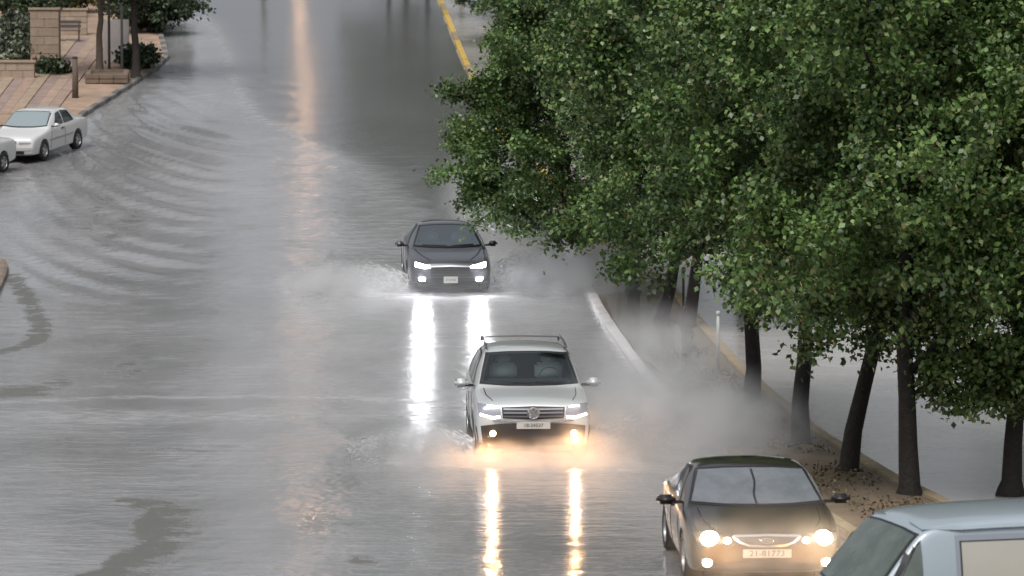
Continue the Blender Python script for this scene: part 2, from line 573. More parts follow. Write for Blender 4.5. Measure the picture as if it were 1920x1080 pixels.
# bands run diagonally from the street up the slope, each a slightly raised slab course
for i in range(12):
    x0 = -150 + i * 21
    pa, pb = GP(x0, 215), GP(x0 + 112, 70)
    pc, pd = GP(x0 + 20 + 112, 70), GP(x0 + 20, 215)
    V, Fc = [], []
    n = 10
    for j in range(n + 1):
        t = j / n
        for (s, e) in ((pa, pb), (pd, pc)):
            q = s.lerp(e, t)
            V.append((q.x, q.y, zpav(q.x, q.y) + .02 + .012 * (i % 3)))
    for j in range(n):
        Fc.append((2 * j, 2 * j + 1, 2 * j + 3, 2 * j + 2))
    b0 = len(V)
    V += [(x, y, z - .2) for x, y, z in V]
    for j in range(n):
        Fc.append((2 * j, 2 * j + 2, b0 + 2 * j + 2, b0 + 2 * j))
        Fc.append((2 * j + 3, 2 * j + 1, b0 + 2 * j + 1, b0 + 2 * j + 3))
    Fc.append((0, b0, b0 + 1, 1))
    mobj('paving_band', V, Fc, bm_[i % len(bm_)], pav)

# traffic island at the left edge
isl_edge = [G(*p) for p in ((-140, 505), (-60, 492), (-8, 488), (10, 494), (17, 506), (12, 524), (4, 545), (-14, 566), (-70, 580), (-140, 588))]
ic = G(-62, 535)
nI = len(isl_edge)
V, Fc = [], []
for t, h in ((0, -.06), (.02, .12), (.10, .15), (.45, .16), (.8, .165)):
    for p in isl_edge:
        x, d = p.x + (ic.x - p.x) * t, p.y + (ic.y - p.y) * t
        V.append((x, d, float(zg(d)) + h))
for r_ in range(4):
    for i in range(nI):
        a, b = r_ * nI + i, r_ * nI + (i + 1) % nI
        Fc.append((a, b, b + nI, a + nI))
V.append((ic.x, ic.y, float(zg(ic.y)) + .08))
for i in range(nI):
    Fc.append((4 * nI + i, 4 * nI + (i + 1) % nI, 5 * nI))
ISL = mat('island_concrete', (.26, .20, .15), .5, noise=(1.6, .9, (.12, .09, .07)), bump=(7, .35, .012))
island = mobj('traffic_island', V, Fc, ISL, None, False, 'structure')
# ------------------------------------------------------------------ trees
def leaf_mat(name, a, b, c):
    m = bpy.data.materials.new(name)
    m.use_nodes = True
    n, l = m.node_tree.nodes, m.node_tree.links
    p = n['Principled BSDF']
    g = n.new('ShaderNodeNewGeometry')
    r = n.new('ShaderNodeValToRGB')
    e = r.color_ramp.elements
    e[0].position, e[0].color = 0, (*a, 1)
    e[1].position, e[1].color = .72, (*b, 1)
    x = e.new(.93)
    x.color = (*c, 1)
    x = e.new(.985)
    x.color = (.17, .17, .06, 1)
    l.new(g.outputs['Random Per Island'], r.inputs[0])
    tc = n.new('ShaderNodeTexCoord')
    no = n.new('ShaderNodeTexNoise')
    no.inputs['Scale'].default_value = .9
    no.inputs['Detail'].default_value = 3
    mr = n.new('ShaderNodeMapRange')
    mr.inputs[1].default_value, mr.inputs[2].default_value, mr.inputs[3].default_value, mr.inputs[4].default_value = .35, .65, .50, 1.30
    l.new(tc.outputs['Object'], no.inputs['Vector'])
    l.new(no.outputs[0], mr.inputs[0])
    vm = n.new('ShaderNodeVectorMath')
    vm.operation = 'SCALE'
    l.new(r.outputs[0], vm.inputs[0])
    l.new(mr.outputs[0], vm.inputs['Scale'])
    r = vm
    l.new(r.outputs[0], p.inputs['Base Color'])
    p.inputs['Roughness'].default_value = .45
    tr = n.new('ShaderNodeBsdfTranslucent')
    l.new(r.outputs[0], tr.inputs['Color'])
    mx = n.new('ShaderNodeMixShader')
    mx.inputs[0].default_value = .10
    l.new(p.outputs[0], mx.inputs[1])
    l.new(tr.outputs[0], mx.inputs[2])
    l.new(mx.outputs[0], n['Material Output'].inputs['Surface'])
    return m
LEAF = leaf_mat('street_leaves', (.040, .088, .028), (.118, .205, .052), (.20, .27, .09))
LEAF2 = leaf_mat('bush_leaves', (.028, .05, .028), (.05, .085, .04), (.09, .12, .06))
LEAFP = leaf_mat('pale_leaves', (.12, .15, .11), (.19, .22, .16), (.26, .28, .2))

def leaves_mesh(name, centers, per, sig, size, material, r):
    n = len(centers) * per
    P = np.repeat(centers, per, 0) + r.normal(0, 1, (n, 3)) * np.array(sig)
    d = r.normal(0, 1, (n, 3))
    d[:, 2] -= .35
    d /= np.linalg.norm(d, axis=1)[:, None]
    up = r.normal(0, .55, (n, 3))
    up[:, 2] += 1
    s = np.cross(d, up)
    s /= np.linalg.norm(s, axis=1)[:, None] + 1e-9
    nn = np.cross(s, d)
    L = (size * r.uniform(.65, 1.3, n))[:, None]
    W = L * .36
    v0 = P
    v1 = P + d * L * .45 + s * W + nn * L * .10
    v2 = P + d * L
    v3 = P + d * L * .45 - s * W + nn * L * .10
    V = np.stack([v0, v1, v2, v3], 1).reshape(-1, 3)
    me = bpy.data.meshes.new(name)
    me.vertices.add(n * 4)
    me.vertices.foreach_set('co', V.reshape(-1))
    me.loops.add(n * 4)
    me.loops.foreach_set('vertex_index', np.arange(n * 4, dtype=np.int32))
    me.polygons.add(n)
    me.polygons.foreach_set('loop_start', np.arange(0, n * 4, 4, dtype=np.int32))
    me.update(calc_edges=True)
    me.materials.append(material)
    return me
def tree_meshes(seed, H=8.8, base=1.35, rad=2.9, nlobe=18, per_lobe=28, per=120, leaf=.100, trunk_r=.142, material=None, extra=()):
    r = np.random.default_rng(seed)
    lobes = []
    cz = (H + base) / 2
    hz = (H - base) / 2
    for k in range(nlobe):
        t = (k + .5) / nlobe
        z = base + .5 + (H - base - 1.2) * t
        prof = math.sqrt(max(.05, 1 - ((z - cz * .93) / (hz * 1.06)) ** 2))
        a = k * 2.39996 + r.uniform(-.5, .5)
        rr = rad * prof * r.uniform(.45, .88)
        lobes.append((np.array([rr * math.cos(a), rr * math.sin(a), z]), r.uniform(.78, 1.22)))
    lobes.append((np.array([0, 0, H - 1.0]), .8))
    for (ex, ey, ez, er) in extra:
        lobes.append((np.array([ex, ey, ez]), er))
    cs = []
    for c, lr in lobes:
        for j in range(per_lobe):
            v = r.normal(0, 1, 3)
            v /= np.linalg.norm(v)
            v[2] *= .8
            cs.append(c + v * lr * r.uniform(.70, 1.08))
    # stray twigs that stick out of the outline
    for j in range(34):
        c, lr = lobes[r.integers(len(lobes))]
        out = c.copy()
        out[2] = 0
        out /= np.linalg.norm(out) + 1e-6
        out[2] = r.uniform(-.5, .4)
        for q in range(3):
            cs.append(c + out * (lr + .25 * q + .1))
    cs = np.array(cs)
    cs = cs[cs[:, 2] > base - (.25 if not extra else .8)]
    crown = leaves_mesh('foliage', cs, per, (.15, .15, .13), leaf, material or LEAF, r)
    # trunk and limbs
    tb = MB()
    pts = [Vector((0, 0, -.25)), Vector((0, 0, .02)), Vector((0, 0, .16))]
    rads = [trunk_r * 1.9, trunk_r * 1.5, trunk_r * 1.14]
    x = y = 0
    for i in range(1, 9):
        x += r.normal(0, .035)
        y += r.normal(0, .035)
        pts.append(Vector((x, y, (H * .62) * i / 8)))
        rads.append(trunk_r * (1.0 - .72 * (i / 8) ** 1.3) * (1 + r.normal(0, .03)))
    tb.tube(pts, rads, 12)
    me_t = bpy.data.meshes.new('trunk')
    me_t.from_pydata(tb.V, [], tb.F)
    me_t.polygons.foreach_set('use_smooth', [True] * len(me_t.polygons))
    me_t.materials.append(BARK)
    limbs = []
    for k in r.permutation(len(lobes))[:9]:
        c, lr = lobes[k]
        h0 = max(base * .95, min(H * .55, c[2] - np.hypot(c[0], c[1]) * .7))
        i = 2 + min(7, int(h0 / (H * .62) * 8))
        s = pts[i].lerp(pts[i + 1], h0 / (H * .62) * 8 - (i - 2)) if i > 2 else pts[3].copy()
        e = Vector(c)
        m1 = s.lerp(e, .5) + Vector((r.normal(0, .12), r.normal(0, .12), .18))
        q = MB().tube([s, s.lerp(m1, .5), m1, m1.lerp(e, .5), e], [trunk_r * .42, trunk_r * .34, trunk_r * .26, trunk_r * .18, .012], 7)
        me = bpy.data.meshes.new('limb')
        me.from_pydata(q.V, [], q.F)
        me.polygons.foreach_set('use_smooth', [True] * len(me.polygons))
        me.materials.append(BARK)
        limbs.append(me)
    return crown, me_t, limbs
def place_tree(ms, loc, label, group, scale=1.0, rotz=0.0, lean=(0, 0), name='street_tree'):
    crown, tr, limbs = ms
    t = thing(name, label, 'tree', loc, (0, 0, 0), group)
    # lean in world axes, then spin about the trunk
    t.rotation_euler = (Matrix.Rotation(lean[1], 3, 'X') @ Matrix.Rotation(lean[0], 3, 'Y') @ Matrix.Rotation(rotz, 3, 'Z')).to_euler()
    t.scale = (scale,) * 3 if not hasattr(scale, '__len__') else scale
    for nm, me in [('foliage', crown), ('trunk', tr)] + [('limb', m) for m in limbs]:
        o = bpy.data.objects.new(nm, me)
        C.objects.link(o)
        o.parent = t
        if nm == 'foliage':
            o['kind'] = 'stuff'
    return t
TV = [tree_meshes(s, H=h, base=b, rad=w) for s, h, b, w in ((11, 9.2, 2.3, 2.6), (12, 8.8, 1.9, 2.8), (13, 9.6, 2.5, 2.7), (14, 9.0, 2.35, 2.7))]
TLOW = tree_meshes(25, H=7.2, base=.75, rad=2.5)
TWIDE = tree_meshes(21, H=9.2, base=1.75, rad=3.9, nlobe=32, per_lobe=20, extra=[(-3.6, 1.2, 2.35, .45), (-3.0, 1.0, 2.2, .55), (-4.1, 1.0, 3.5, .38), (-3.7, .8, 3.0, .5), (-2.6, -.2, 1.9, .6),
    (-1.3, -.4, 1.7, .6), (-3.5, .5, 4.6, .5), (-2.9, .5, 6.0, .6), (-2.8, 0, 7.0, .6), (-3.2, -.2, 3.8, .6), (-3.0, -.5, 3.2, .8), (-.2, -.8, 1.6, .6), (-2.8, .5, 4.4, .9), (-2.6, .2, 5.8, .9), (-2.8, .2, 5.2, .7), (-2.4, .4, 7.2, .9), (-2.1, 0, 2.8, .8)])
TSKIRT = tree_meshes(26, H=9.3, base=1.85, rad=2.6, extra=[(.7, 0, 1.75, .5), (1.6, .1, 1.7, .5)])
gmed = 'street trees along the flooded median'
med = [
    (TWIDE, (1187, 555), .98, 0, (.03, 0), 'farthest median tree, its branches reaching out over the dark sedan'),
    (TV[0], (1240, 608), .98, .4, (.16, 0), 'slim leaning tree on the flooded median, left of the pair with crossing trunks'),
    (TV[1], (1290, 620), 1.0, 1.5, (.13, .02), 'leaning tree by the yellow kerb, right of the pair in the puddle'),
    (TV[2], (1408, 780), 1.02, 2.9, (.02, 0), 'thick straight tree whose foot stands in the white spray of the silver car'),
    (TV[3], (1500, 845), 1.0, 4.1, (.06, 0), 'dark straight tree rising just behind the roof of the black sedan'),
    (TV[0], (1588, 900), .95, 5.0, (.20, 0), 'tree tilted strongly to the right on brown soil beside the black sedan'),
    (TSKIRT, (1705, 940), .97, 0, (.015, 0), 'upright tree directly behind the front of the pale blue van'),
    (TSKIRT, (1895, 930), .95, .4, (.09, 0), 'tree at the right edge of the photo behind the roof of the pale blue van'),
]
for ms, (px, py), sc, rz, ln, lab in med:
    g = G(px, py)
    place_tree(ms, (g.x, g.y, g.z + .06), lab, gmed, sc, rz, ln)
# trees beyond, on the far side of the side road and further up the hill
gb = 'trees behind the median row'
back = [
    (TV[1], (6.3, 84), 1.1, 5.2, 'background tree seen over the wide branching median tree'),
    (TV[3], (3.4, 97), 1.0, .3, 'tree right of the yellow kerb where it leaves the dark sedan'),
    (TV[0], (1.2, 112), 1.0, 1.8, 'tree beside the far yellow kerb halfway up the hill'),
    (TV[2], (.2, 127), 1.0, 2.7, 'tree beside the far yellow kerb at the top of the photo'),
    (TLOW, (1.9, 104), 1.0, .9, 'low-branched tree by the yellow kerb above the dark sedan'),
    (TLOW, (.55, 119), .95, 2.2, 'low-branched tree by the yellow kerb in the middle of the hill'),
    (TLOW, (-.35, 133), .9, 4.2, 'low-branched tree by the yellow kerb at the top edge'),
    (TV[2], (18.0, 92), 1.25, 3.0, 'hillside tree behind the crowns at the far upper right'),
    (TV[3], (4.3, 84), 1.05, 1.2, 'broad tree right of the yellow kerb, behind the branching median tree'),
]
for ms, (x, d), sc, rz, lab in back:
    place_tree(ms, (x, d * K, float(zg(d * K))), lab, gb, sc, rz)
# trees at the crest, seen mirrored in the wet road
crest = ((-3.9, 142, 1.15, 'tree on the hill crest nearest the far yellow kerb, mirrored in the wet road'),
         (-5.7, 143.5, 1.05, 'tree on the hill crest mirrored as the leftmost dark streak in the wet road'),
         (-5.0, 146, 1.3, 'tree on the hill crest between the two mirrored at the road edge'),
         (-2.4, 150, 1.2, 'tall tree on the hill crest right of the far yellow kerb'),
         (-5.4, 158, 1.5, 'tallest tree on the hill crest behind the mirrored ones'))
for k, (x, d, sc, lab) in enumerate(crest):
    place_tree(TV[k % 4], (x, d * K, float(zg(d * K))), lab, 'trees on the hill crest', (sc * .72, sc * .72, sc), k * 1.3)

lr_ = np.random.default_rng(77)
ld_ = lr_.uniform(36 * K, 62 * K, 5200)
lu = lr_.uniform(.08, .92, 5200)
la, lb = line(WHITE, ld_) + .2, line(YELLOW, ld_) - .2
keep = smooth_noise(la + (lb - la) * lu, ld_, 1.2, 2.0, 33) + lr_.normal(0, .35, 5200) > .05
lc = np.stack([la + (lb - la) * lu, ld_, zg(ld_) + .135 + .05 * np.sin(np.pi * lu)], -1)[keep]
lit = bpy.data.objects.new('leaf_litter', leaves_mesh('leaf_litter', lc, 1, (.01, .01, .004), .06, leaf_mat('fallen_leaves', (.045, .035, .02), (.10, .075, .035), (.16, .13, .05)), lr_))
C.objects.link(lit)
tag(lit, 'fallen leaves scattered on the wet soil of the median', 'leaf litter', None, 'stuff')

# ------------------------------------------------------------------ street lamp at the crest, mirrored in the flood
def street_lamp(px, d, ztop, label):
    x = (px - 960) / F * d
    z0 = float(zg(d))
    t = thing('street_lamp', label, 'street lamp', (x - 2.0, d, z0), (0, 0, 0), 'street lamps up the hill')
    MT = mat('lamp_metal', (.3, .3, .31), .5, .6)
    MB().tube([(0, 0, 0), (0, 0, (ztop - z0) * .5), (0, 0, ztop - z0 - .6)], [.12, .10, .07], 12).build('pole', MT, t, True)
    MB().tube([(0, 0, ztop - z0 - .65), (.5, 0, ztop - z0 - .1), (1.7, 0, ztop - z0 + .12)], .045, 8).build('arm', MT, t, True)
    h = MB().box((2.0, 0, ztop - z0 + .13), (.8, .34, .14), None, .04).build('lamp_head', MT, t)
    q = MB()
    q.lathe([(0.01, -.13), (.09, -.11), (.15, -.05), (.17, 0), (.15, .01)], 'z', 20, (2.0, 0, ztop - z0 + .045))
    q.build('lens', mat('sodium_glow', (.9, .6, .3), .4, emit=(1.0, .58, .32), estr=95), h, True)
street_lamp(572, 150 * K, 17.9, 'nearer lit street lamp up the hill, mirrored as an orange streak')
street_lamp(561, 190 * K, 23.5, 'farther lit street lamp up the hill, mirrored at the top of the orange streak')

# ------------------------------------------------------------------ cars
def subdiv(me, lv):
    o = bpy.data.objects.new('tmp', me)
    C.objects.link(o)
    md_ = o.modifiers.new('s', 'SUBSURF')
    md_.levels = md_.render_levels = lv
    dg = bpy.context.evaluated_depsgraph_get()
    r = bpy.data.meshes.new_from_object(o.evaluated_get(dg))
    bpy.data.objects.remove(o)
    return r
def resample(poly, n):
    P = [Vector(p) for p in poly]
    L = [0]
    for a, b in zip(P[:-1], P[1:]):
        L.append(L[-1] + (b - a).length)
    out = []
    for i in range(n + 1):
        t = L[-1] * i / n
        k = min(len(P) - 2, max(0, next((j for j in range(len(L) - 1) if L[j + 1] >= t - 1e-9), 0)))
        out.append(P[k].lerp(P[k + 1], (t - L[k]) / max(1e-9, L[k + 1] - L[k])))
    return out
class Car:
    def __init__(s, name, label, paint, st, wheels, loc, yaw, pitch=0, wr=.32, track=.78, group=None, cat='car', crease=.55):
        s.t = thing(name, label, cat, loc, (0, 0, 0), group)
        s.t.rotation_euler = (Matrix.Rotation(yaw, 3, 'Z') @ Matrix.Rotation(pitch, 3, 'X')).to_euler()
        s.L = st[-1][0]
        s.paint = paint
        V, Fc = [], []
        H = 10
        rows = []
        for (y, zb, zt, wm, tw, zbelt) in st:
            cab = zt - zbelt > .22
            wb = wm * .935 if cab else max(tw + .03, wm * .93)
            pts = [(0, zb), (wm * .72, zb), (wm * .95, zb + .05), (wm, zb + (zbelt - zb) * .52), (wm * .985, zbelt - .07),
                   (wb, zbelt), (wb + (tw - wb) * .5 + (.025 if cab else 0), zbelt + (zt - .05 - zbelt) * (.55 if cab else .5)),
                   (tw, zt - (.055 if cab else .03)), (tw * .6, zt - .012), (0, zt)]
            row = []
            for k, (x, z) in enumerate(pts):
                row.append((len(V), len(V) if k in (0, H - 1) else len(V) + 1))
                V.append((x, y, z))
                if k not in (0, H - 1):
                    V.append((-x, y, z))
            rows.append(row)
        for a, b in zip(rows[:-1], rows[1:]):
            for k in range(H - 1):
                Fc.append((a[k][0], a[k + 1][0], b[k + 1][0], b[k][0]))
                Fc.append((a[k][1], b[k][1], b[k + 1][1], a[k + 1][1]))
        for row, rev in ((rows[0], True), (rows[-1], False)):
            for k in range(H - 1):
                q = [row[k][0], row[k + 1][0], row[k + 1][1], row[k][1]]
                q = list(dict.fromkeys(q))
                Fc.append(tuple(reversed(q)) if not rev else tuple(q))
        me = bpy.data.meshes.new('body')
        me.from_pydata(V, [], Fc)
        bm = bmesh.new()
        bm.from_mesh(me)
        bmesh.ops.recalc_face_normals(bm, faces=bm.faces)
        bm.verts.ensure_lookup_table()
        cl = bm.edges.layers.float.new('crease_edge')
        def cr(a, b, w):
            e = bm.edges.get((bm.verts[a], bm.verts[b]))
            if e: e[cl] = w
        for a, b in zip(rows[:-1], rows[1:]):
            for k, w in ((5, crease), (7, crease * .75), (2, crease), (4, crease * .3)):
                for q in (0, 1):
                    cr(a[k][q], b[k][q], w)
        cowl = max(range(1, len(st) - 1), key=lambda i: ((st[i + 1][2] - st[i][2]) - (st[i][2] - st[i - 1][2])) if i < len(st) // 2 + 1 else -9)
        for k in range(5, H - 1):
            for q in (0, 1):
                cr(rows[cowl][k][q], rows[cowl][k + 1][q], crease)
        bm.to_mesh(me)
        bm.free()
        me = subdiv(me, 3)
        s.bvh = BVHTree.FromPolygons([v.co.copy() for v in me.vertices], [tuple(p.vertices) for p in me.polygons])
        # cut the wheel arches
        cut = MB()
        for wy in wheels:
            for sx in (-1, 1):
                cut.lathe([(.001, sx * .52), (wr + .055, sx * .52), (wr + .055, sx * 1.2), (.001, sx * 1.2)], 'x', 28, (0, wy, wr))
        cme = bpy.data.meshes.new('cut')
        cme.from_pydata(cut.V, [], cut.F)
        bm = bmesh.new()
        bm.from_mesh(cme)
        bmesh.ops.remove_doubles(bm, verts=bm.verts, dist=.002)
        bmesh.ops.recalc_face_normals(bm, faces=bm.faces)
        bm.to_mesh(cme)
        bm.free()
        me.materials.clear()
        me.materials.append(paint)
        me.materials.append(BLACK)
        o, co = bpy.data.objects.new('body', me), bpy.data.objects.new('cut', cme)
        C.objects.link(o)
        C.objects.link(co)
        mo = o.modifiers.new('b', 'BOOLEAN')
        mo.operation = 'DIFFERENCE'
        mo.object = co
        mo.solver = 'EXACT'
        dg = bpy.context.evaluated_depsgraph_get()
        res = bpy.data.meshes.new_from_object(o.evaluated_get(dg))
        bpy.data.objects.remove(co)
        o.modifiers.clear()
        if len(res.polygons) > 500:
            o.data = res
        res.materials.clear()
        res.materials.append(paint)
        res.materials.append(BLACK)
        for p in o.data.polygons:
            p.use_smooth = True
            c = p.center
            p.material_index = 0
            for wy in wheels:
                if math.hypot(c.y - wy, c.z - wr) < wr + .05 or abs(c.x) < .56 and c.z < wr * 2.1 and abs(p.normal.x) > .9:
                    if abs(c.x) < .9 and math.hypot(c.y - wy, c.z - wr) < wr + .056:
                        p.material_index = 1
            if c.z < .25 and p.normal.z < -.5:
                p.material_index = 1
        try:
            o.data.set_sharp_from_angle(angle=R(50))
        except Exception:
            pass
        o.parent = s.t
        s.body = o
        for wy in wheels:
            for sx in (-1, 1):
                s.wheel(wy, sx, wr, track)
    def cabin(s, zb, zt, wb, wt, y1, seat_y, wheel_x, glass_lo, dash_y):
        V = []
        for y in (-1.0, y1):
            V += [(-wb, y, zb), (wb, y, zb), (wt, y, zt), (-wt, y, zt)]
        Fc = [(0, 1, 2, 3), (7, 6, 5, 4), (0, 4, 5, 1), (1, 5, 6, 2), (2, 6, 7, 3), (3, 7, 4, 0)]
        cme = bpy.data.meshes.new('cut')
        cme.from_pydata(V, [], Fc)
        bm = bmesh.new()
        bm.from_mesh(cme)
        bmesh.ops.recalc_face_normals(bm, faces=bm.faces)
        bm.to_mesh(cme)
        bm.free()
        co = bpy.data.objects.new('cut', cme)
        C.objects.link(co)
        par = s.body.parent
        s.body.parent = None
        mo = s.body.modifiers.new('b', 'BOOLEAN')
        mo.operation, mo.object, mo.solver = 'DIFFERENCE', co, 'EXACT'
        dg = bpy.context.evaluated_depsgraph_get()
        res = bpy.data.meshes.new_from_object(s.body.evaluated_get(dg))
        bpy.data.objects.remove(co)
        s.body.modifiers.clear()
        s.body.parent = par
        s.body.data = res
        if len(res.materials) < 2:
            res.materials.clear()
            res.materials.append(s.paint)
            res.materials.append(BLACK)
        for p in res.polygons:
            c = p.center
            if zb - .01 < c.z < zt + .01 and abs(c.x) < wb + .01 and .4 < c.y < y1 + .01:
                loc, nrm, ix, dist = s.bvh.find_nearest(c)
                if dist > .012:
                    p.material_index = 1
        try:
            res.set_sharp_from_angle(angle=R(50))
        except Exception:
            pass
        SEAT = mat('seat_cloth', (.48, .46, .44), .8)
        for sx in (-1, 1):
            b = MB().box((sx * .36, seat_y, (zb + zt) / 2 - .10), (.44, .12, zt - zb - .16), (-.12, 0, 0), .04).build('seat_back', SEAT, s.t, True)
            MB().box((sx * .36, seat_y + .03, zt - .12), (.24, .09, .15), (-.12, 0, 0), .035).build('head_rest', SEAT, b, True)
        MB().box((0, dash_y, zb + .02), (wb * 1.8, .35, .05), None, .02).build('dashboard', BLACK, s.t)
        cx, cy, cz = wheel_x, dash_y + .22, zb + .07
        MB().tube([(cx + .17 * math.cos(a), cy + .06 * math.sin(a), cz + .15 * math.sin(a)) for a in np.linspace(0, 2 * math.pi, 25)], .014, 6).build('steering_wheel', BLACK, s.t, True)
    def wheel(s, wy, sx, wr, track):
        w = bpy.data.objects.new('wheel', None)
        C.objects.link(w)
        w.parent = s.t
        w.location = (sx * track, wy, wr)
        tr = wr * .66
        MB().lathe([(tr, -.1), (wr * .93, -.11), (wr, -.08), (wr, .08), (wr * .93, .11), (tr, .1)], 'x', 30).build('tyre', RUBBER, w, True)
        q = MB().lathe([(tr, -.1), (tr, .085), (tr * .93, .095), (tr * .9, .07), (tr * .86, -.02)], 'x', 30)
        for k in range(5):
            a = 2 * math.pi * k / 5
            q.box((sx * .06, tr * .48 * math.cos(a), tr * .48 * math.sin(a)), (.03, tr * .9, .075), (a, 0, 0))
        q.lathe([(.001, sx * .085), (.055, sx * .08), (.06, sx * .04)], 'x', 14)
        q.build('rim', RIM, w)
    def hit(s, o, d):
        h = s.bvh.ray_cast(Vector(o), Vector(d))
        k = 0
        o = Vector(o)
        while h[0] is None and k < 60:
            k += 1
            o = Vector((o.x * (.985 if abs(d[1]) > .5 else 1), o.y, o.z - (.006 if abs(d[2]) < .5 else 0)))
            h = s.bvh.ray_cast(o, Vector(d))
        if h[0] is None:
            h = s.bvh.find_nearest(o + Vector(d) * 2.2)
        return h[0], h[1]
    def patch(s, name, lo, hi, mode, material, off=.004, th=.008, nx=10, nz=6, parent=None, sx=1, smooth=True):
        """panel lying on the shell. mode 'f': (x,z) seen from the front, 'r': from behind, 's': (y,z) from the side, 't': (x,y) from above"""
        lo, hi = resample(lo, nx), resample(hi, nx)
        G_ = []
        for j in range(nz + 1):
            for i in range(nx + 1):
                q = lo[i].lerp(hi[i], j / nz)
                if mode == 'f': p, n = s.hit((sx * q[0], -2, q[1]), (0, 1, 0)); d = Vector((0, -1, 0))
                elif mode == 'r': p, n = s.hit((sx * q[0], s.L + 2, q[1]), (0, -1, 0)); d = Vector((0, 1, 0))
                elif mode == 's': p, n = s.hit((sx * 3, q[0], q[1]), (-sx, 0, 0)); d = Vector((sx, 0, 0))
                else: p, n = s.hit((sx * q[0], q[1], 4), (0, 0, -1)); d = Vector((0, 0, 1))
                nn = (n * .7 + d * .6).normalized() if n.dot(d) > 0 else d
                G_.append((p, nn))
        V = [p + n * (off + th) for p, n in G_] + [p - n * .012 for p, n in G_]
        Fc = []
        W = nx + 1
        N = len(G_)
        for j in range(nz):
            for i in range(nx):
                a = j * W + i
                Fc.append((a, a + 1, a + W + 1, a + W))
        rim_ = [i for i in range(nx)] + [j * W + nx for j in range(nz)] + [nz * W + nx - i for i in range(nx)] + [(nz - j) * W for j in range(nz)]
        for k in range(len(rim_)):
            a, b = rim_[k], rim_[(k + 1) % len(rim_)]
            Fc.append((a, a + N, b + N, b))
        me = bpy.data.meshes.new(name)
        me.from_pydata(V, [], Fc)
        bm = bmesh.new()
        bm.from_mesh(me)
        bmesh.ops.recalc_face_normals(bm, faces=bm.faces)
        bm.to_mesh(me)
        bm.free()
        me.polygons.foreach_set('use_smooth', [True] * len(me.polygons))
        try:
            me.set_sharp_from_angle(angle=R(40))
        except Exception:
            pass
        me.materials.append(material)
        o = bpy.data.objects.new(name, me)
        C.objects.link(o)
        o.parent = parent or s.t
        return o
    def stripe(s, name, pts, w, mode, material, off=.003, th=.005, parent=None, sx=1):
        P = [Vector(p) for p in pts]
        lo, hi = [], []
        for i, p in enumerate(P):
            d = (P[min(i + 1, len(P) - 1)] - P[max(0, i - 1)]).normalized()
            nrm = Vector((-d.y, d.x)) * w / 2
            lo.append(p - nrm)
            hi.append(p + nrm)
        return s.patch(name, lo, hi, mode, material, off, th, max(6, 4 * (len(P) - 1)), 1, parent, sx)
    def mirror(s, y, z, x, material, w=.24, h=.15, arm_z=-.04):
        for sx in (-1, 1):
            m = MB().box((sx * (x + w * .55), y, z), (w, .15, h), None, .045).build('wing_mirror', material, s.t, True)
            MB().box((sx * (x + .0), y + .03, z + arm_z), (.16, .06, .04), None, .01).build('arm', BLACK, m)
            MB().box((sx * (x + w * .55), y + .078, z), (w * .84, .006, h * .74)).build('mirror_glass', CHROME, m)
    def plate(s, z, w, h, txt, parent=None, size=.08):
        p, n = s.hit((0, -2, z), (0, 1, 0))
        y = p.y - .03
        o = MB().box((0, y, z), (w, .012, h), None, .003).build('number_plate', PLATE, s.t)
        M = Matrix.Translation((0, y - .008, z)) @ Matrix.Rotation(R(90), 4, 'X')
        text_mesh(txt, size, 'plate_lettering', INK, o, M, .002)
        return o, y
def lamp_and_mist_light(parent, loc, power, col, size=.05, beam=0):
    ld = bpy.data.lights.new('lamp_and_mist_light', 'SPOT' if beam else 'POINT')
    if beam:
        ld.spot_size = R(beam)
        ld.spot_blend = .8
    ld.energy = power
    ld.color = col
    ld.shadow_soft_size = size
    o = bpy.data.objects.new('lamp_and_mist_light', ld)
    C.objects.link(o)
    o.parent = parent
    o.location = loc
    if beam:
        o.rotation_euler = (R(82), 0, 0)
        o.rotation_euler = Vector((0, -1, -.16)).to_track_quat('-Z', 'Y').to_euler()
def paint(name, col, metal=.3, rough=.35, noise=None):
    return mat(name, col, rough, metal, 1.0, noise=noise, bump=(55, .06, .004))
def emitter(name, col, st):
    return mat(name, (.9, .9, .9), .3, emit=col, estr=st)
GASKET = mat('window_rubber', (.015, .015, .017), .6)
SEAM = mat('panel_gap', (.012, .012, .013), .9)

def clear_glass(name, tint, lo, hi, rough=.03):
    m = bpy.data.materials.new(name)
    m.use_nodes = True
    n, l = m.node_tree.nodes, m.node_tree.links
    n.remove(n['Principled BSDF'])
    t = n.new('ShaderNodeBsdfTransparent')
    t.inputs[0].default_value = (*tint, 1)
    g = n.new('ShaderNodeBsdfGlossy')
    g.inputs['Roughness'].default_value = rough
    g.inputs['Color'].default_value = (.86, .95, .97, 1)
    lw = n.new('ShaderNodeLayerWeight')
    lw.inputs[0].default_value = .5
    mr = n.new('ShaderNodeMapRange')
    mr.inputs[3].default_value, mr.inputs[4].default_value = lo, hi
    tc = n.new('ShaderNodeTexCoord')
    no = n.new('ShaderNodeTexNoise')
    no.inputs['Scale'].default_value = 70
    b = n.new('ShaderNodeBump')
    b.inputs['Strength'].default_value = .12
    b.inputs['Distance'].default_value = .004
    l.new(tc.outputs['Object'], no.inputs['Vector'])
    l.new(no.outputs[0], b.inputs['Height'])
    l.new(b.outputs[0], g.inputs['Normal'])
    l.new(lw.outputs['Facing'], mr.inputs[0])
    mx = n.new('ShaderNodeMixShader')
    l.new(mr.outputs[0], mx.inputs[0])
    l.new(t.outputs[0], mx.inputs[1])
    l.new(g.outputs[0], mx.inputs[2])
    l.new(mx.outputs[0], n['Material Output'].inputs['Surface'])
    return m
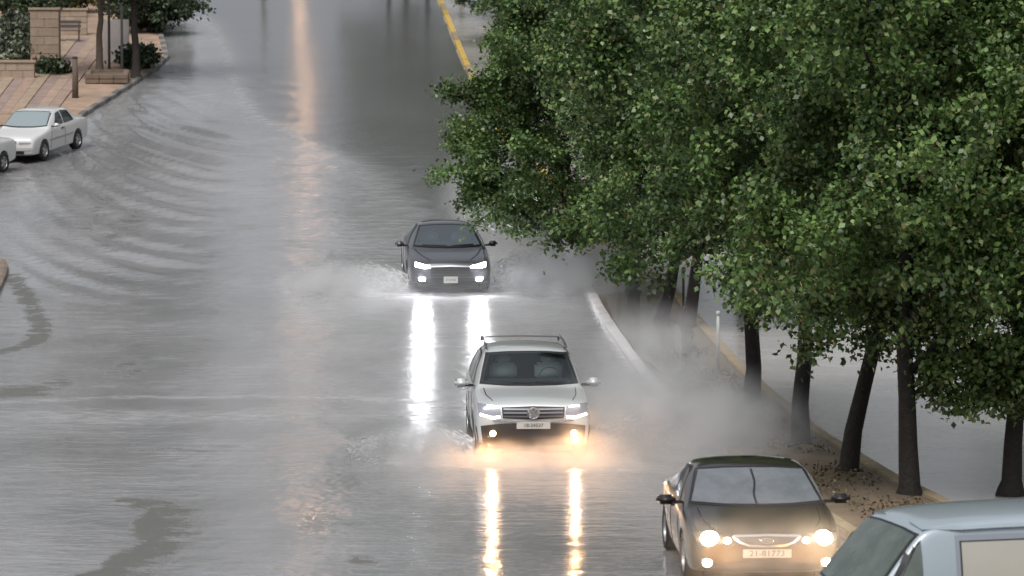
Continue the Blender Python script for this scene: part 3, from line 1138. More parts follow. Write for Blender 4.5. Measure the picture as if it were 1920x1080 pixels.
def side_windows(c, wins, glass, frame=GASKET, fy=1.05, fz=1.09):
    for sx in (-1, 1):
        for lo, hi in wins:
            cy = sum(p[0] for p in lo + hi) / len(lo + hi)
            cz = sum(p[1] for p in lo + hi) / len(lo + hi)
            fr = c.patch('window_frame', [(cy + (y - cy) * fy, cz + (z - cz) * fz) for y, z in lo], [(cy + (y - cy) * fy, cz + (z - cz) * fz) for y, z in hi], 's', frame, .002, .004, 8, 4, None, sx)
            if frame is not GASKET:
                c.patch('window_seal', [(cy + (y - cy) * 1.025, cz + (z - cz) * 1.05) for y, z in lo], [(cy + (y - cy) * 1.025, cz + (z - cz) * 1.05) for y, z in hi], 's', GASKET, .004, .004, 8, 4, None, sx)
            c.patch('side_window', lo, hi, 's', glass, .008, .005, 8, 4, None, sx)
def windscreen(c, zb, zt, wb, wt, glass, zsag=.03, name='windscreen', ring=False):
    lo = [(-wb, zb + zsag), (-wb * .5, zb + .004), (0, zb), (wb * .5, zb + .004), (wb, zb + zsag)]
    hi = [(-wt, zt - zsag * .8), (-wt * .5, zt), (0, zt + .004), (wt * .5, zt), (wt, zt - zsag * .8)]
    ex = [(x * 1.045, z - .022) for x, z in lo]
    eh = [(x * 1.055, z + .018) for x, z in hi]
    if ring:
        c.patch('windscreen_frame', ex, [(x, z + .012) for x, z in lo], 'f', GASKET, .008, .008, 22, 1)
        c.patch('windscreen_frame', [(x, z - .012) for x, z in hi], eh, 'f', GASKET, .008, .008, 22, 1)
        for e in (0, -1):
            k = .03 if e else -.03
            c.patch('windscreen_frame', [ex[e], (lo[e][0] - k * .6, lo[e][1])], [eh[e], (hi[e][0] - k * .6, hi[e][1])], 'f', GASKET, .008, .008, 1, 12)
    else:
        c.patch('windscreen_frame', ex, eh, 'f', GASKET, .002, .004, 22, 10)
    return c.patch(name, lo, hi, 'f', glass, .012, .005, 22, 10)
def ground_rest(d):
    return -math.atan(slope(d))

# --- silver compact off-roader in the middle of the flood
SILVER = paint('silver_paint', (.56, .585, .59), .25, .32)
gl_suv = mat('windscreen_dark', (.035, .055, .058), .04, ior=1.9)
st = [(0, .34, .74, .76, .68, .67), (.04, .28, .87, .86, .76, .80), (.12, .23, .955, .895, .79, .89), (.40, .215, 1.0, .905, .80, .95), (.88, .21, 1.055, .91, .80, 1.0), (1.12, .21, 1.085, .91, .80, 1.02),
      (1.20, .21, 1.125, .91, .80, 1.04), (1.88, .21, 1.60, .91, .665, 1.065), (2.06, .21, 1.66, .91, .65, 1.07), (3.1, .21, 1.675, .91, .64, 1.09), (3.95, .22, 1.62, .90, .625, 1.12), (4.28, .26, 1.15, .89, .70, 1.05), (4.39, .32, 1.0, .86, .70, .9), (4.43, .42, .85, .80, .64, .75)]
suv = Car('compact_suv', 'silver off-roader with roof rails and warm fog lights ploughing through the flood', SILVER, st, (.88, 3.48), (.33, 47.5 * K, .0), .052, 0, .345, .775)
suv.cabin(1.125, 1.56, .73, .60, 3.3, 2.15, .36, gl_suv, 1.45)
windscreen(suv, 1.115, 1.565, .745, .615, clear_glass('windscreen_glass', (.75, .86, .86), .02, .34), ring=True)
side_windows(suv, [([(1.80, 1.09), (2.38, 1.09)], [(2.16, 1.49), (2.38, 1.52)]), ([(2.48, 1.10), (3.25, 1.115)], [(2.48, 1.53), (3.15, 1.525)]), ([(3.36, 1.12), (3.86, 1.17)], [(3.3, 1.515), (3.66, 1.44)])], gl_suv)
suv.patch('bumper', [(-.84, .27), (0, .24), (.84, .27)], [(-.88, .56), (-.5, .605), (0, .615), (.5, .605), (.88, .56)], 'f', mat('bumper_dark', (.035, .032, .031), .5), .004, .012, 20, 6)
gr = suv.patch('grille', [(-.47, .69), (0, .665), (.47, .69)], [(-.49, .86), (0, .875), (.49, .86)], 'f', BLACK, .004, .008, 16, 4)
for z in (.715, .77, .825):
    suv.stripe('grille_bar', [(-.46, z + .004), (-.12, z), (.12, z), (.46, z + .004)], .024, 'f', mat('grille_bar', (.22, .22, .24), .3, .8), .008, .016, gr)
suv.stripe('chrome_strip', [(-.62, .655), (-.3, .637), (0, .632), (.3, .637), (.62, .655)], .022, 'f', CHROME, .006, .014, gr)
# round badge: ring with a V over a W
pe, ne = suv.hit((0, -2, .772), (0, 1, 0))
em = MB()
em.tube([(.088 * math.cos(a), pe.y - .055, .772 + .088 * math.sin(a)) for a in np.linspace(0, 2 * math.pi, 33)], .0105, 6)
for seg in ([(-.042, .072), (0, .008), (.042, .072)], [(-.078, .036), (-.042, -.066), (0, .0), (.042, -.066), (.078, .036)]):
    em.tube([(x, pe.y - .055, .772 + z) for x, z in seg], .0095, 6)
eb = em.build('badge', CHROME, gr)
MB().lathe([(.001, pe.y - .045), (.085, pe.y - .043), (.088, pe.y - .02)], 'y', 24, (0, 0, .772)).build('badge_disc', mat('badge_back', (.30, .32, .34), .3, .6), eb)
DRL = emitter('led_white', (.93, .95, 1.0), 5.0)
HLAMP = mat('headlamp_lens', (.30, .31, .36), .08, .3, 1.0)
WARM = emitter('fog_warm', (1.0, .68, .38), 30)
for sx in (-1, 1):
    h = suv.patch('headlight', [(.50, .69), (.64, .685), (.84, .73)], [(.51, .865), (.64, .90), (.85, .91)], 'f', HLAMP, .004, .01, 10, 6, None, sx)
    suv.stripe('daytime_light', [(.51, .71), (.64, .70), (.82, .75)], .036, 'f', DRL, .014, .012, h, sx)
    suv.stripe('reflector', [(.55, .86), (.66, .875), (.72, .875)], .03, 'f', mat('led_dim', (.9, .9, .9), .3, emit=(.93, .95, 1), estr=1.6), .014, .01, h, sx)
    f = suv.patch('fog_light', [(.56, .40), (.69, .41)], [(.56, .50), (.69, .50)], 'f', BLACK, .012, .012, 6, 4, None, sx)
    pf, nf = suv.hit((sx * .625, -2, .45), (0, 1, 0))
    MB().lathe([(.001, pf.y - .05), (.035, pf.y - .048), (.045, pf.y - .03), (.047, pf.y)], 'y', 20, (sx * .625, 0, .45)).build('bulb', WARM, f, True)
    lamp_and_mist_light(suv.t, (sx * .64, pf.y - .10, .42), 115, (1.0, .52, .22), .05, 130)
    rail = MB().tube([(sx * .635, y, z) for y, z in ((2.1, 1.63), (2.25, 1.675), (3.0, 1.695), (3.75, 1.68), (3.9, 1.60))], .02, 8).build('roof_rail', mat('rail_dark', (.10, .10, .105), .4, .5), suv.t, True)
MB().tube([(-.62, 3.55, 1.685), (0, 3.55, 1.70), (.62, 3.55, 1.685)], .014, 8).build('roof_bar', MATS['rail_dark'], suv.t)
suv.mirror(1.62, 1.10, .93, SILVER, .22, .15)
suv.t.scale = (1, 1, .97)
suv.plate(.575, .52, .11, '18-24537')
for sx in (-1, 1):
    suv.stripe('wiper', [(sx * -.05 if sx < 0 else .55, 1.125), (sx * -.05 - .3 if sx < 0 else .1, 1.14)], .018, 'f', BLACK, .013, .012)
    suv.stripe('door_seam', [(1.3, .35), (1.33, .7), (1.5, 1.03)], .014, 's', SEAM, .001, .003, None, sx)
    suv.stripe('door_seam', [(2.43, .33), (2.43, .7), (2.44, 1.05)], .014, 's', SEAM, .001, .003, None, sx)
    suv.stripe('door_handle', [(2.15, .93), (2.33, .935)], .03, 's', SILVER, .004, .03, None, sx)
    suv.stripe('bonnet_seam', [(.72, 1.1), (.70, .6), (.62, .22)], .014, 't', SEAM, .001, .003, None, sx)

# --- dark grey-violet sedan behind
VIOLET = paint('violet_grey_paint', (.085, .085, .10), .45, .3)
gl_f = mat('windscreen_teal', (.20, .25, .265), .05, ior=1.8)
st = [(0, .31, .60, .70, .60, .53), (.05, .25, .71, .83, .70, .64), (.16, .19, .775, .89, .745, .70), (.55, .18, .84, .92, .765, .78), (1.05, .18, .905, .925, .76, .845), (1.3, .18, .94, .925, .765, .875),
      (1.4, .18, .985, .925, .765, .885), (2.16, .18, 1.40, .925, .61, .925), (2.38, .18, 1.455, .925, .59, .93), (3.1, .18, 1.455, .925, .55, .95), (3.6, .18, 1.37, .92, .555, .965), (4.28, .19, 1.03, .91, .66, .95), (4.7, .23, .985, .88, .66, .90), (4.82, .30, .88, .80, .62, .78), (4.87, .42, .74, .74, .58, .66)]
dF = 72.0 * K
ford = Car('sedan', 'dark grey-violet sedan with white headlights driving below the overhanging branches', VIOLET, st, (.95, 3.80), (-1.43, dF, float(zg(dF))), .075, math.atan(slope(dF + 2)) * .9, .33, .79)
ford.cabin(.97, 1.37, .70, .54, 3.2, 2.45, .36, gl_f, 1.75)
windscreen(ford, .96, 1.375, .72, .555, clear_glass('windscreen_glass_teal', (.7, .8, .82), .16, .70), ring=True)
side_windows(ford, [([(2.0, .955), (2.65, .965)], [(2.42, 1.30), (2.65, 1.335)]), ([(2.74, .965), (3.5, .985)], [(2.74, 1.345), (3.35, 1.29)])], gl_suv)
g2 = ford.patch('grille', [(-.46, .42), (0, .40), (.46, .42)], [(-.42, .60), (0, .625), (.42, .60)], 'f', mat('grille_grey', (.045, .045, .045), .4), .004, .008, 14, 5)
for z in (.45, .49, .53, .57):
    ford.stripe('grille_bar', [(-.42, z), (0, z - .004), (.42, z)], .016, 'f', mat('grille_bar_dark', (.12, .12, .125), .35, .6), .008, .014, g2)
ford.stripe('chrome_strip', [(-.44, .632), (0, .648), (.44, .632)], .03, 'f', mat('satin_chrome', (.45, .45, .5), .3, .9), .006, .012, g2)
ford.patch('air_intake', [(-.72, .24), (0, .22), (.72, .24)], [(-.74, .36), (0, .38), (.74, .36)], 'f', BLACK, .004, .01, 16, 4)
XEN = emitter('headlight_white', (.95, .95, 1.0), 230)
for sx in (-1, 1):
    h = ford.patch('headlight', [(.42, .60), (.60, .585), (.78, .62)], [(.44, .655), (.62, .69), (.79, .735)], 'f', HLAMP, .004, .01, 10, 5, None, sx)
    ford.patch('lamp', [(.45, .61), (.60, .60), (.75, .635)], [(.46, .645), (.62, .675), (.755, .715)], 'f', XEN, .016, .012, 8, 4, h, sx)
    f = ford.patch('fog_light', [(.56, .31), (.68, .315)], [(.56, .375), (.70, .38)], 'f', emitter('fog_white', (.95, .95, 1.0), 60), .014, .014, 6, 3, None, sx)
    ford.stripe('door_seam', [(1.5, .3), (1.52, .6), (1.68, .9)], .014, 's', SEAM, .001, .003, None, sx)
    ford.stripe('door_seam', [(2.69, .3), (2.69, .92)], .014, 's', SEAM, .001, .003, None, sx)
    ford.stripe('bonnet_crease', [(.73, 1.28), (.62, .7), (.44, .2)], .03, 't', mat('crease_dark', (.02, .02, .024), .4), .001, .003, None, sx)
    lamp_and_mist_light(ford.t, (sx * .62, -.12, .5), 200, (.95, .96, 1.0), .05, 120)
ford.mirror(1.78, .985, .93, VIOLET, .20, .13)
ford.t.scale = (1.07, 1, 1.0)
ford.plate(.33, .31, .155, '37-6150', None, .07)
ford.stripe('wiper', [(.1, .97), (.58, .995)], .018, 'f', BLACK, .013, .012)
ford.stripe('wiper', [(-.55, .985), (-.02, .97)], .018, 'f', BLACK, .013, .012)

# --- black sedan with warm lights, cut by the lower edge
KBLACK = paint('black_brown_paint', (.028, .024, .023), .25, .28)
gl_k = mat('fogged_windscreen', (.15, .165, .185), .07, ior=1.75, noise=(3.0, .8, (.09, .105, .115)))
st = [(0, .32, .60, .70, .6, .53), (.05, .25, .71, .82, .70, .64), (.16, .19, .775, .87, .745, .71), (.5, .18, .845, .888, .76, .785), (.95, .18, .93, .89, .77, .87), (1.15, .18, .965, .89, .775, .90),
      (1.23, .18, 1.0, .89, .775, .91), (1.93, .18, 1.40, .89, .635, .94), (2.1, .18, 1.455, .89, .62, .945), (2.85, .18, 1.46, .888, .60, .96), (3.35, .18, 1.37, .885, .55, .975), (3.9, .19, 1.06, .87, .64, .97), (4.35, .23, 1.02, .84, .64, .92), (4.48, .3, .9, .77, .6, .8), (4.53, .42, .76, .7, .56, .68)]
kia = Car('sedan', 'black sedan with glaring warm headlights and fogged windscreen, lowest car in the photo', KBLACK, st, (.88, 3.53), (3.06, 36.85 * K, 0), .045, 0, .325, .76)
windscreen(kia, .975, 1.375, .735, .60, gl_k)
side_windows(kia, [([(1.8, .965), (2.4, .975)], [(2.2, 1.29), (2.4, 1.33)]), ([(2.5, .975), (3.3, 1.0)], [(2.5, 1.34), (3.12, 1.28)])], mat('side_glass_grey', (.12, .125, .13), .05, ior=1.8))
g3 = kia.patch('grille', [(-.24, .60), (0, .585), (.24, .60)], [(-.37, .695), (-.12, .70), (0, .705), (.12, .70), (.37, .695)], 'f', BLACK, .004, .008, 14, 4)
kia.stripe('chrome_strip', [(-.37, .703), (-.13, .707), (0, .712), (.13, .707), (.37, .703)], .024, 'f', CHROME, .006, .016, g3)
kia.stripe('chrome_strip', [(-.38, .70), (-.30, .625), (-.2, .588), (0, .578), (.2, .588), (.30, .625), (.38, .70)], .026, 'f', CHROME, .006, .016, g3)
pe, ne = kia.hit((0, -2, .652), (0, 1, 0))
em = MB().tube([(.068 * math.cos(a), pe.y - .04, .652 + .034 * math.sin(a)) for a in np.linspace(0, 2 * math.pi, 33)], .0055, 6)
eb = em.build('badge', CHROME, g3)
text_mesh('KIA', .052, 'badge_lettering', CHROME, eb, Matrix.Translation((0, pe.y - .042, .652)) @ Matrix.Rotation(R(90), 4, 'X'), .003)
HWARM = emitter('headlight_warm', (1.0, .78, .48), 130)
for sx in (-1, 1):
    h = kia.patch('headlight', [(.38, .615), (.55, .60), (.78, .64)], [(.39, .685), (.55, .725), (.80, .755)], 'f', mat('headlamp_dark', (.07, .065, .06), .2, .2), .004, .01, 10, 6, None, sx)
    for (hx, hz, hr) in ((.635, .675, .098), (.44, .652, .036)):
        pf, nf = kia.hit((sx * hx, -2, hz), (0, 1, 0))
        MB().lathe([(.001, pf.y - .06), (hr * .7, pf.y - .052), (hr, pf.y - .025), (hr, pf.y + .04)], 'y', 22, (sx * hx, 0, hz)).build('lamp', HWARM, h, True)
    f = kia.patch('fog_light', [(.60, .29), (.74, .30)], [(.59, .42), (.74, .42)], 'f', BLACK, .008, .01, 6, 4, None, sx)
    pf, nf = kia.hit((sx * .665, -2, .36), (0, 1, 0))
    MB().lathe([(.001, pf.y - .06), (.035, pf.y - .055), (.05, pf.y - .03), (.05, pf.y + .04)], 'y', 20, (sx * .665, 0, .36)).build('bulb', HWARM, f, True)
    lamp_and_mist_light(kia.t, (sx * .55, -.75, .60), 13, (1.0, .42, .10), .40)  # added light ahead of the bumper, stands in for glow from lit mist
    lamp_and_mist_light(kia.t, (sx * .55, -.75, .36), 11, (1.0, .42, .10), .40)  # lower added light, same mist glow on the front
    kia.stripe('door_seam', [(1.35, .3), (1.37, .6), (1.5, .9)], .014, 's', SEAM, .001, .003, None, sx)
    kia.stripe('door_seam', [(2.45, .3), (2.45, .93)], .014, 's', SEAM, .001, .003, None, sx)
    kia.stripe('door_handle', [(2.15, .84), (2.34, .845)], .03, 's', KBLACK, .004, .03, None, sx)
    kia.stripe('bonnet_seam', [(.68, 1.12), (.66, .6), (.55, .2)], .014, 't', SEAM, .001, .003, None, sx)
kia.patch('air_intake', [(-.42, .24), (0, .23), (.42, .24)], [(-.45, .36), (0, .38), (.45, .36)], 'f', BLACK, .004, .008, 14, 4)
kia.mirror(1.55, 1.0, .885, mat('mirror_black', (.015, .014, .015), .3), .22, .13)
kia.t.scale = (1.08, 1, .90)
kia.plate(.485, .54, .112, '21-81773', None, .105)
kia.stripe('wiper', [(.0, .975), (-.015, 1.08), (.02, 1.22), (.0, 1.36)], .022, 'f', BLACK, .014, .014)

# --- old white saloon parked on the left
WHITEP = paint('white_paint', (.62, .625, .62), .05, .35)
SIDEP = WHITEP
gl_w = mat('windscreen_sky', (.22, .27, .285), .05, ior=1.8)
st = [(0, .32, .64, .72, .64, .57), (.04, .26, .73, .80, .70, .66), (.12, .2, .79, .83, .73, .73), (.5, .19, .84, .84, .71, .775), (1.0, .19, .90, .85, .72, .845), (1.2, .19, .93, .85, .72, .875),
      (1.3, .19, .97, .85, .72, .885), (1.92, .19, 1.35, .85, .63, .92), (2.05, .19, 1.40, .85, .615, .925), (2.9, .19, 1.40, .85, .61, .935), (3.15, .19, 1.35, .85, .61, .94), (3.6, .2, 1.0, .845, .64, .935), (4.2, .24, .97, .83, .66, .91), (4.32, .3, .88, .78, .62, .8), (4.36, .42, .75, .72, .58, .68)]
def parked(name, label, fx, fd, yaw, sts, glass):
    c = Car(name, label, WHITEP, sts, (.82, 3.38), (fx, fd, float(zg(fd))), yaw, math.atan(slope(fd + 2)), .30, .745)
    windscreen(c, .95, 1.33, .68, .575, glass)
    side_windows(c, [([(1.72, .945), (2.35, .95)], [(2.08, 1.25), (2.35, 1.285)]), ([(2.45, .95), (3.15, .96)], [(2.45, 1.295), (2.98, 1.25)])], mat('side_glass_dark', (.03, .035, .037), .05, ior=1.6))
    gg = c.patch('grille', [(-.28, .60), (.28, .60)], [(-.28, .665), (.28, .665)], 'f', BLACK, .004, .006, 10, 2)
    c.stripe('chrome_strip', [(-.28, .675), (.28, .675)], .014, 'f', CHROME, .006, .012, gg)
    c.patch('bumper', [(-.78, .40), (0, .385), (.78, .40)], [(-.78, .48), (0, .48), (.78, .48)], 'f', mat('bumper_grey', (.42, .42, .41), .5), .006, .02, 16, 2)
    c.patch('air_intake', [(-.5, .27), (.5, .27)], [(-.52, .37), (.52, .37)], 'f', BLACK, .004, .006, 10, 3)
    for sx in (-1, 1):
        c.patch('headlight', [(.36, .595), (.74, .605)], [(.36, .67), (.74, .685)], 'f', mat('lamp_glass', (.5, .52, .53), .1, .4, 1.0), .004, .01, 8, 4, None, sx)
        c.patch('tail_light', [(.5, .72), (.74, .72)], [(.5, .86), (.72, .86)], 'r', mat('tail_red', (.35, .02, .02), .2), .004, .01, 6, 3, None, sx)
        c.stripe('side_moulding', [(1.2, .56), (2.2, .565), (3.0, .57)], .05, 's', mat('moulding', (.33, .33, .32), .5), .003, .012, None, sx)
        c.stripe('door_seam', [(1.33, .3), (1.35, .6), (1.45, .89)], .016, 's', SEAM, .001, .003, None, sx)
        c.stripe('door_seam', [(2.4, .3), (2.4, .91)], .016, 's', SEAM, .001, .003, None, sx)
        c.stripe('door_handle', [(2.12, .81), (2.3, .815)], .035, 's', BLACK, .004, .02, None, sx)
    c.mirror(1.5, .98, .85, WHITEP, .18, .12)
    c.plate(.43, .42, .11, '6-14925', None, .07)
    return c
gfw = G(80, 303)
ya = -R(16.5)
fx = gfw.x - .745 * math.cos(ya) + .82 * math.sin(ya)
fd = gfw.y - .745 * math.sin(ya) - .82 * math.cos(ya)
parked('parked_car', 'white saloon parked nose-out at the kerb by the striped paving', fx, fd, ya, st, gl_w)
gr_ = G(4, 327)
ya2 = -R(20)
fx = gr_.x - .745 * math.cos(ya2) + 3.38 * math.sin(ya2)
fd = gr_.y - .745 * math.sin(ya2) - 3.38 * math.cos(ya2)
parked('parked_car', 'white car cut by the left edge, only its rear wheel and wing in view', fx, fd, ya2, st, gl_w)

# --- pale blue van close to the camera at the lower right
BLUEP = paint('pale_blue_paint', (.30, .355, .40), .1, .4)
gl_v = mat('van_side_glass', (.36, .345, .305), .06, ior=1.7, noise=(1.2, .5, (.42, .40, .35)))  # beige reflection in the pane is put into its base colour
gl_v2 = mat('van_front_glass', (.055, .075, .065), .06, ior=1.7, noise=(2.5, .7, (.13, .15, .135)))
st = [(0, .45, .95, .72, .62, .85), (.06, .35, 1.08, .84, .70, .98), (.2, .28, 1.2, .90, .74, 1.1), (.5, .26, 1.33, .93, .78, 1.25), (1.08, .26, 1.42, .94, .80, 1.34), (1.18, .26, 1.5, .94, .80, 1.36),
      (1.68, .26, 2.20, .94, .74, 1.38), (1.85, .26, 2.27, .94, .73, 1.38), (2.6, .26, 2.33, .94, .73, 1.38), (4.2, .26, 2.33, .94, .73, 1.38), (4.8, .26, 2.28, .94, .73, 1.38), (4.95, .3, 2.1, .92, .72, 1.35), (5.02, .4, 1.9, .9, .7, 1.3)]
vyaw = R(-90 + 14)
van = Car('van', 'pale blue van at the lower right corner, blurred, only its roof and windows in view', BLUEP, st, (.9, 4.0), (0, 0, 0), vyaw, 0, .34, .80, cat='van')
bp = Vector((4.03, 29.0 * K))
van.t.scale = (1, 1, .93)   # foot of the pillar behind the front door glass
off = Matrix.Rotation(vyaw, 2) @ Vector((.80, 1.87))
van.t.location = (bp.x - off.x, bp.y - off.y, 0)
windscreen(van, 1.52, 2.14, .76, .66, gl_v2)
side_windows(van, [([(1.36, 1.45), (1.70, 1.45)], [(1.66, 2.02), (1.70, 2.06)])], gl_v2)
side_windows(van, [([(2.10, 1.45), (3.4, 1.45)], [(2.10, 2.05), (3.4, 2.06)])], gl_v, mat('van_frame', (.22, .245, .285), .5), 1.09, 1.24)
for sx in (-1, 1):
    van.stripe('quarter_bar', [(1.30, 1.46), (1.62, 2.02)], .05, 's', GASKET, .012, .012, None, sx)
    van.stripe('roof_gutter', [(1.75, 2.18), (2.6, 2.205), (4.6, 2.2)], .035, 's', BLUEP, .004, .03, None, sx)
    van.patch('headlight', [(.45, .85), (.78, .9)], [(.45, 1.0), (.76, 1.05)], 'f', HLAMP, .004, .01, 8, 4, None, sx)
    van.stripe('door_seam', [(1.9, .4), (1.9, 1.36)], .016, 's', SEAM, .001, .003, None, sx)
    van.stripe('door_handle', [(1.6, 1.15), (1.8, 1.15)], .04, 's', BLACK, .004, .03, None, sx)
van.patch('grille', [(-.4, .85), (.4, .85)], [(-.4, .97), (.4, .97)], 'f', BLACK, .004, .008, 10, 3)
van.plate(.55, .52, .11, '30-51846')

# ------------------------------------------------------------------ things on the left pavement
def bush_mesh(seed, rx, ry, rz, n, per, leaf, material):
    r = np.random.default_rng(seed)
    cs = []
    for i in range(n):
        v = r.normal(0, 1, 3)
        v /= np.linalg.norm(v)
        k = r.uniform(.35, 1.0)
        cs.append((v[0] * rx * k, v[1] * ry * k, rz * (.95 + v[2] * .85 * k)))
    return leaves_mesh('foliage', np.array(cs), per, (.13, .13, .11), leaf, material, r)
def bush(px, py, rx, rz, seed, label, material=LEAF2, n=60, per=60, leaf=.16, group='bushes on the left slope', base=None):
    g = base or GP(px, py)
    t = thing('bush', label, 'bush', (g.x, g.y, g.z), (0, 0, 0), group)
    o = bpy.data.objects.new('foliage', bush_mesh(seed, rx, rx * .8, rz, n, per, leaf, material))
    C.objects.link(o)
    o.parent = t
    o['kind'] = 'stuff'
    q = MB()
    r = random.Random(seed)
    for k in range(5):
        q.tube([(r.uniform(-.1, .1), r.uniform(-.1, .1), -.1), (r.uniform(-.5, .5) * rx, r.uniform(-.4, .4) * rx, rz * r.uniform(.7, 1.3))], [.04, .012], 6)
    q.build('stems', BARK, t, False, 'stuff')
    return t
bush(20, 112, 1.3, .95, 1, 'pale grey-green bush left of the beige gate pillar', LEAFP, 70, 70)
bush(48, 98, 1.0, .7, 2, 'small pale bush touching the beige gate pillar', LEAFP, 50, 60)
bush(6, 128, 1.1, .7, 3, 'pale bush at the left edge above the white cars', LEAFP, 50, 60)
bush(95, 139, .5, .28, 4, 'low dark green bush on the striped paving', LEAF2, 26, 60)
bush(22, 48, 2.2, 1.3, 5, 'large dark bush at the top left corner', LEAF2, 120, 70)
bush(72, 34, 1.8, 1.2, 6, 'dark rounded bush behind the beige gate pillar', LEAF2, 110, 70)
bush(125, 22, 1.5, .9, 7, 'yellow-green bush behind the dark bench', leaf_mat('yellow_leaves', (.12, .13, .05), (.19, .19, .07), (.26, .24, .1)), 80, 70)
bush(285, 62, 1.6, 1.1, 8, 'dark bush by the bend of the kerb at the top', LEAF2, 110, 70)
bush(262, 50, 1.7, 1.2, 9, 'dark bush behind the blackish pole trunk', LEAF2, 110, 70)
bush(318, 28, 1.0, .8, 10, 'small bush leaning over the water at the top of the bend', LEAF2, 60, 70)
bush(100, -8, 3.0, 1.6, 11, 'broad bush along the top edge over the bench', LEAF2, 150, 70)
bush(215, -2, 2.6, 1.2, 12, 'greyish shrub behind the thin poles', LEAF2, 110, 60)
bush(30, -12, 3.0, 1.6, 13, 'broad bush at the top left corner behind the others', LEAF2, 150, 70)
bush(255, 108, .75, .42, 14, 'dark shrub wrapped round the foot of the blackish trunk', LEAF2, 60, 70, base=GP(258, 128))

TRBARK = mat('dark_bark', (.035, .03, .028), .9, noise=(6, .7, (.06, .05, .045)), bump=(14, .8, .03))
TRBROWN = mat('brown_bark', (.10, .075, .06), .9, noise=(6, .7, (.14, .11, .09)), bump=(14, .8, .03))
def slope_tree(px, py, rad, H, seed, label, bark, base):
    g = GP(px, py)
    ms = tree_meshes(seed, H=H, base=base, rad=1.9, nlobe=14, per_lobe=12, per=60, leaf=.17, trunk_r=rad, material=LEAF2)
    for me in [ms[1]] + ms[2]:
        me.materials.clear()
        me.materials.append(bark)
    return place_tree(ms, (g.x, g.y, g.z), label, 'trees on the left pavement', 1.0, seed, (0, 0), 'pavement_tree')
slope_tree(255, 146, .15, 6.8, 31, 'blackish slender tree nearest the kerb bend', TRBARK, 2.6)
slope_tree(187, 146, .14, 6.6, 32, 'brown tree standing in the stone planter', TRBROWN, 2.9)
g = GP(141, 184)
t = thing('post', 'weathered wooden post at the lower end of the striped paving', 'post', (g.x, g.y, g.z))
MB().tube([(0, 0, -.2), (.01, 0, .7), (0, .01, 1.35)], [.11, .10, .09], 10).build('shaft', TRBROWN, t, True)
MB().lathe([(.001, 1.40), (.08, 1.39), (.10, 1.345), (.09, 1.33)], 'z', 10).build('cap', TRBARK, t, True)
def pole(px, py, rad, H, label, m):
    g = GP(px, py)
    t = thing('pole', label, 'pole', (g.x, g.y, g.z), (0, 0, 0), 'thin poles on the left pavement')
    MB().tube([(0, 0, -.2), (0, 0, H * .5), (0, 0, H)], [rad, rad * .9, rad * .75], 10).build('shaft', m, t, True)
    MB().lathe([(rad * 2.4, 0.0), (rad * 2.4, .06), (rad * 1.2, .10)], 'z', 12).build('base_plate', m, t)
    MB().box((0, -.1, H - .25), (.5, .06, .3), None, .02).build('sign_panel', m, t)
pole(205, 134, .05, 7.5, 'thin brown pole right behind the stone planter', mat('rust_pole', (.17, .13, .12), .6, .3))
pole(229, 136, .05, 7.5, 'thin grey-green pole between the planter and the blackish tree', mat('grey_pole', (.30, .33, .32), .5, .3))
STONE = mat('planter_stone', (.20, .15, .11), .8, noise=(3, .8, (.13, .10, .08)), bump=(12, .5, .03))
g = GP(200, 158)
t = thing('planter', 'low stone planter round the foot of the brown tree', 'planter', (g.x, g.y, g.z), (math.atan(slope(g.y)), 0, R(4)))
for (cx, cy, sx_, sy_) in ((0, 0, 1.5, .2), (0, 1.5, 1.5, .2), (-.65, .75, .2, 1.3), (.65, .75, .2, 1.3)):
    for k in range(3):
        for j in range(2):
            if sx_ > sy_:
                c_, d_ = (cx - .5 + .5 * k, cy, .10 + .16 * j), (.485, sy_, .15)
            else:
                c_, d_ = (cx, cy - .43 + .43 * k, .10 + .16 * j), (sx_, .415, .15)
            MB().box(c_, d_, None, .015).build('stone', STONE, t)
MB().box((0, .75, .14), (1.1, 1.3, .2)).build('soil', SOIL, t)
# grey-white board behind the poles
g = GP(212, 128)
t = thing('notice_board', 'plain whitish board behind the thin poles', 'board', (g.x, g.y + 1.2, g.z), (0, 0, R(-6)))
WB = mat('board_white', (.50, .47, .46), .6, noise=(1.2, .8, (.40, .37, .37)))
MB().box((0, 0, 1.0), (.95, .06, 1.5), None, .01).build('panel', WB, t)
for sx in (-.42, .42):
    MB().box((sx, .05, .1), (.07, .05, 2.0)).build('leg', mat('board_leg', (.2, .2, .2), .6), t)
# dark bench
g = GP(127, 80)
t = thing('bench', 'dark slatted bench on the upper striped paving', 'bench', (g.x, g.y, g.z), (0, 0, R(5)))
BW = mat('bench_wood', (.085, .07, .07), .7)
for k in range(3):
    MB().box((0, .08 + .15 * k, .45), (1.0, .12, .04), None, .008).build('seat_slat', BW, t)
for k in range(2):
    MB().box((0, .50 + .03 * k, .62 + .16 * k), (1.0, .035, .12), None, .008).build('back_slat', BW, t)
for sx in (-.42, .42):
    MB().box((sx, .1, .21), (.06, .06, .43)).build('leg', BW, t)
    MB().box((sx, .48, .4), (.06, .06, .85)).build('leg', BW, t)
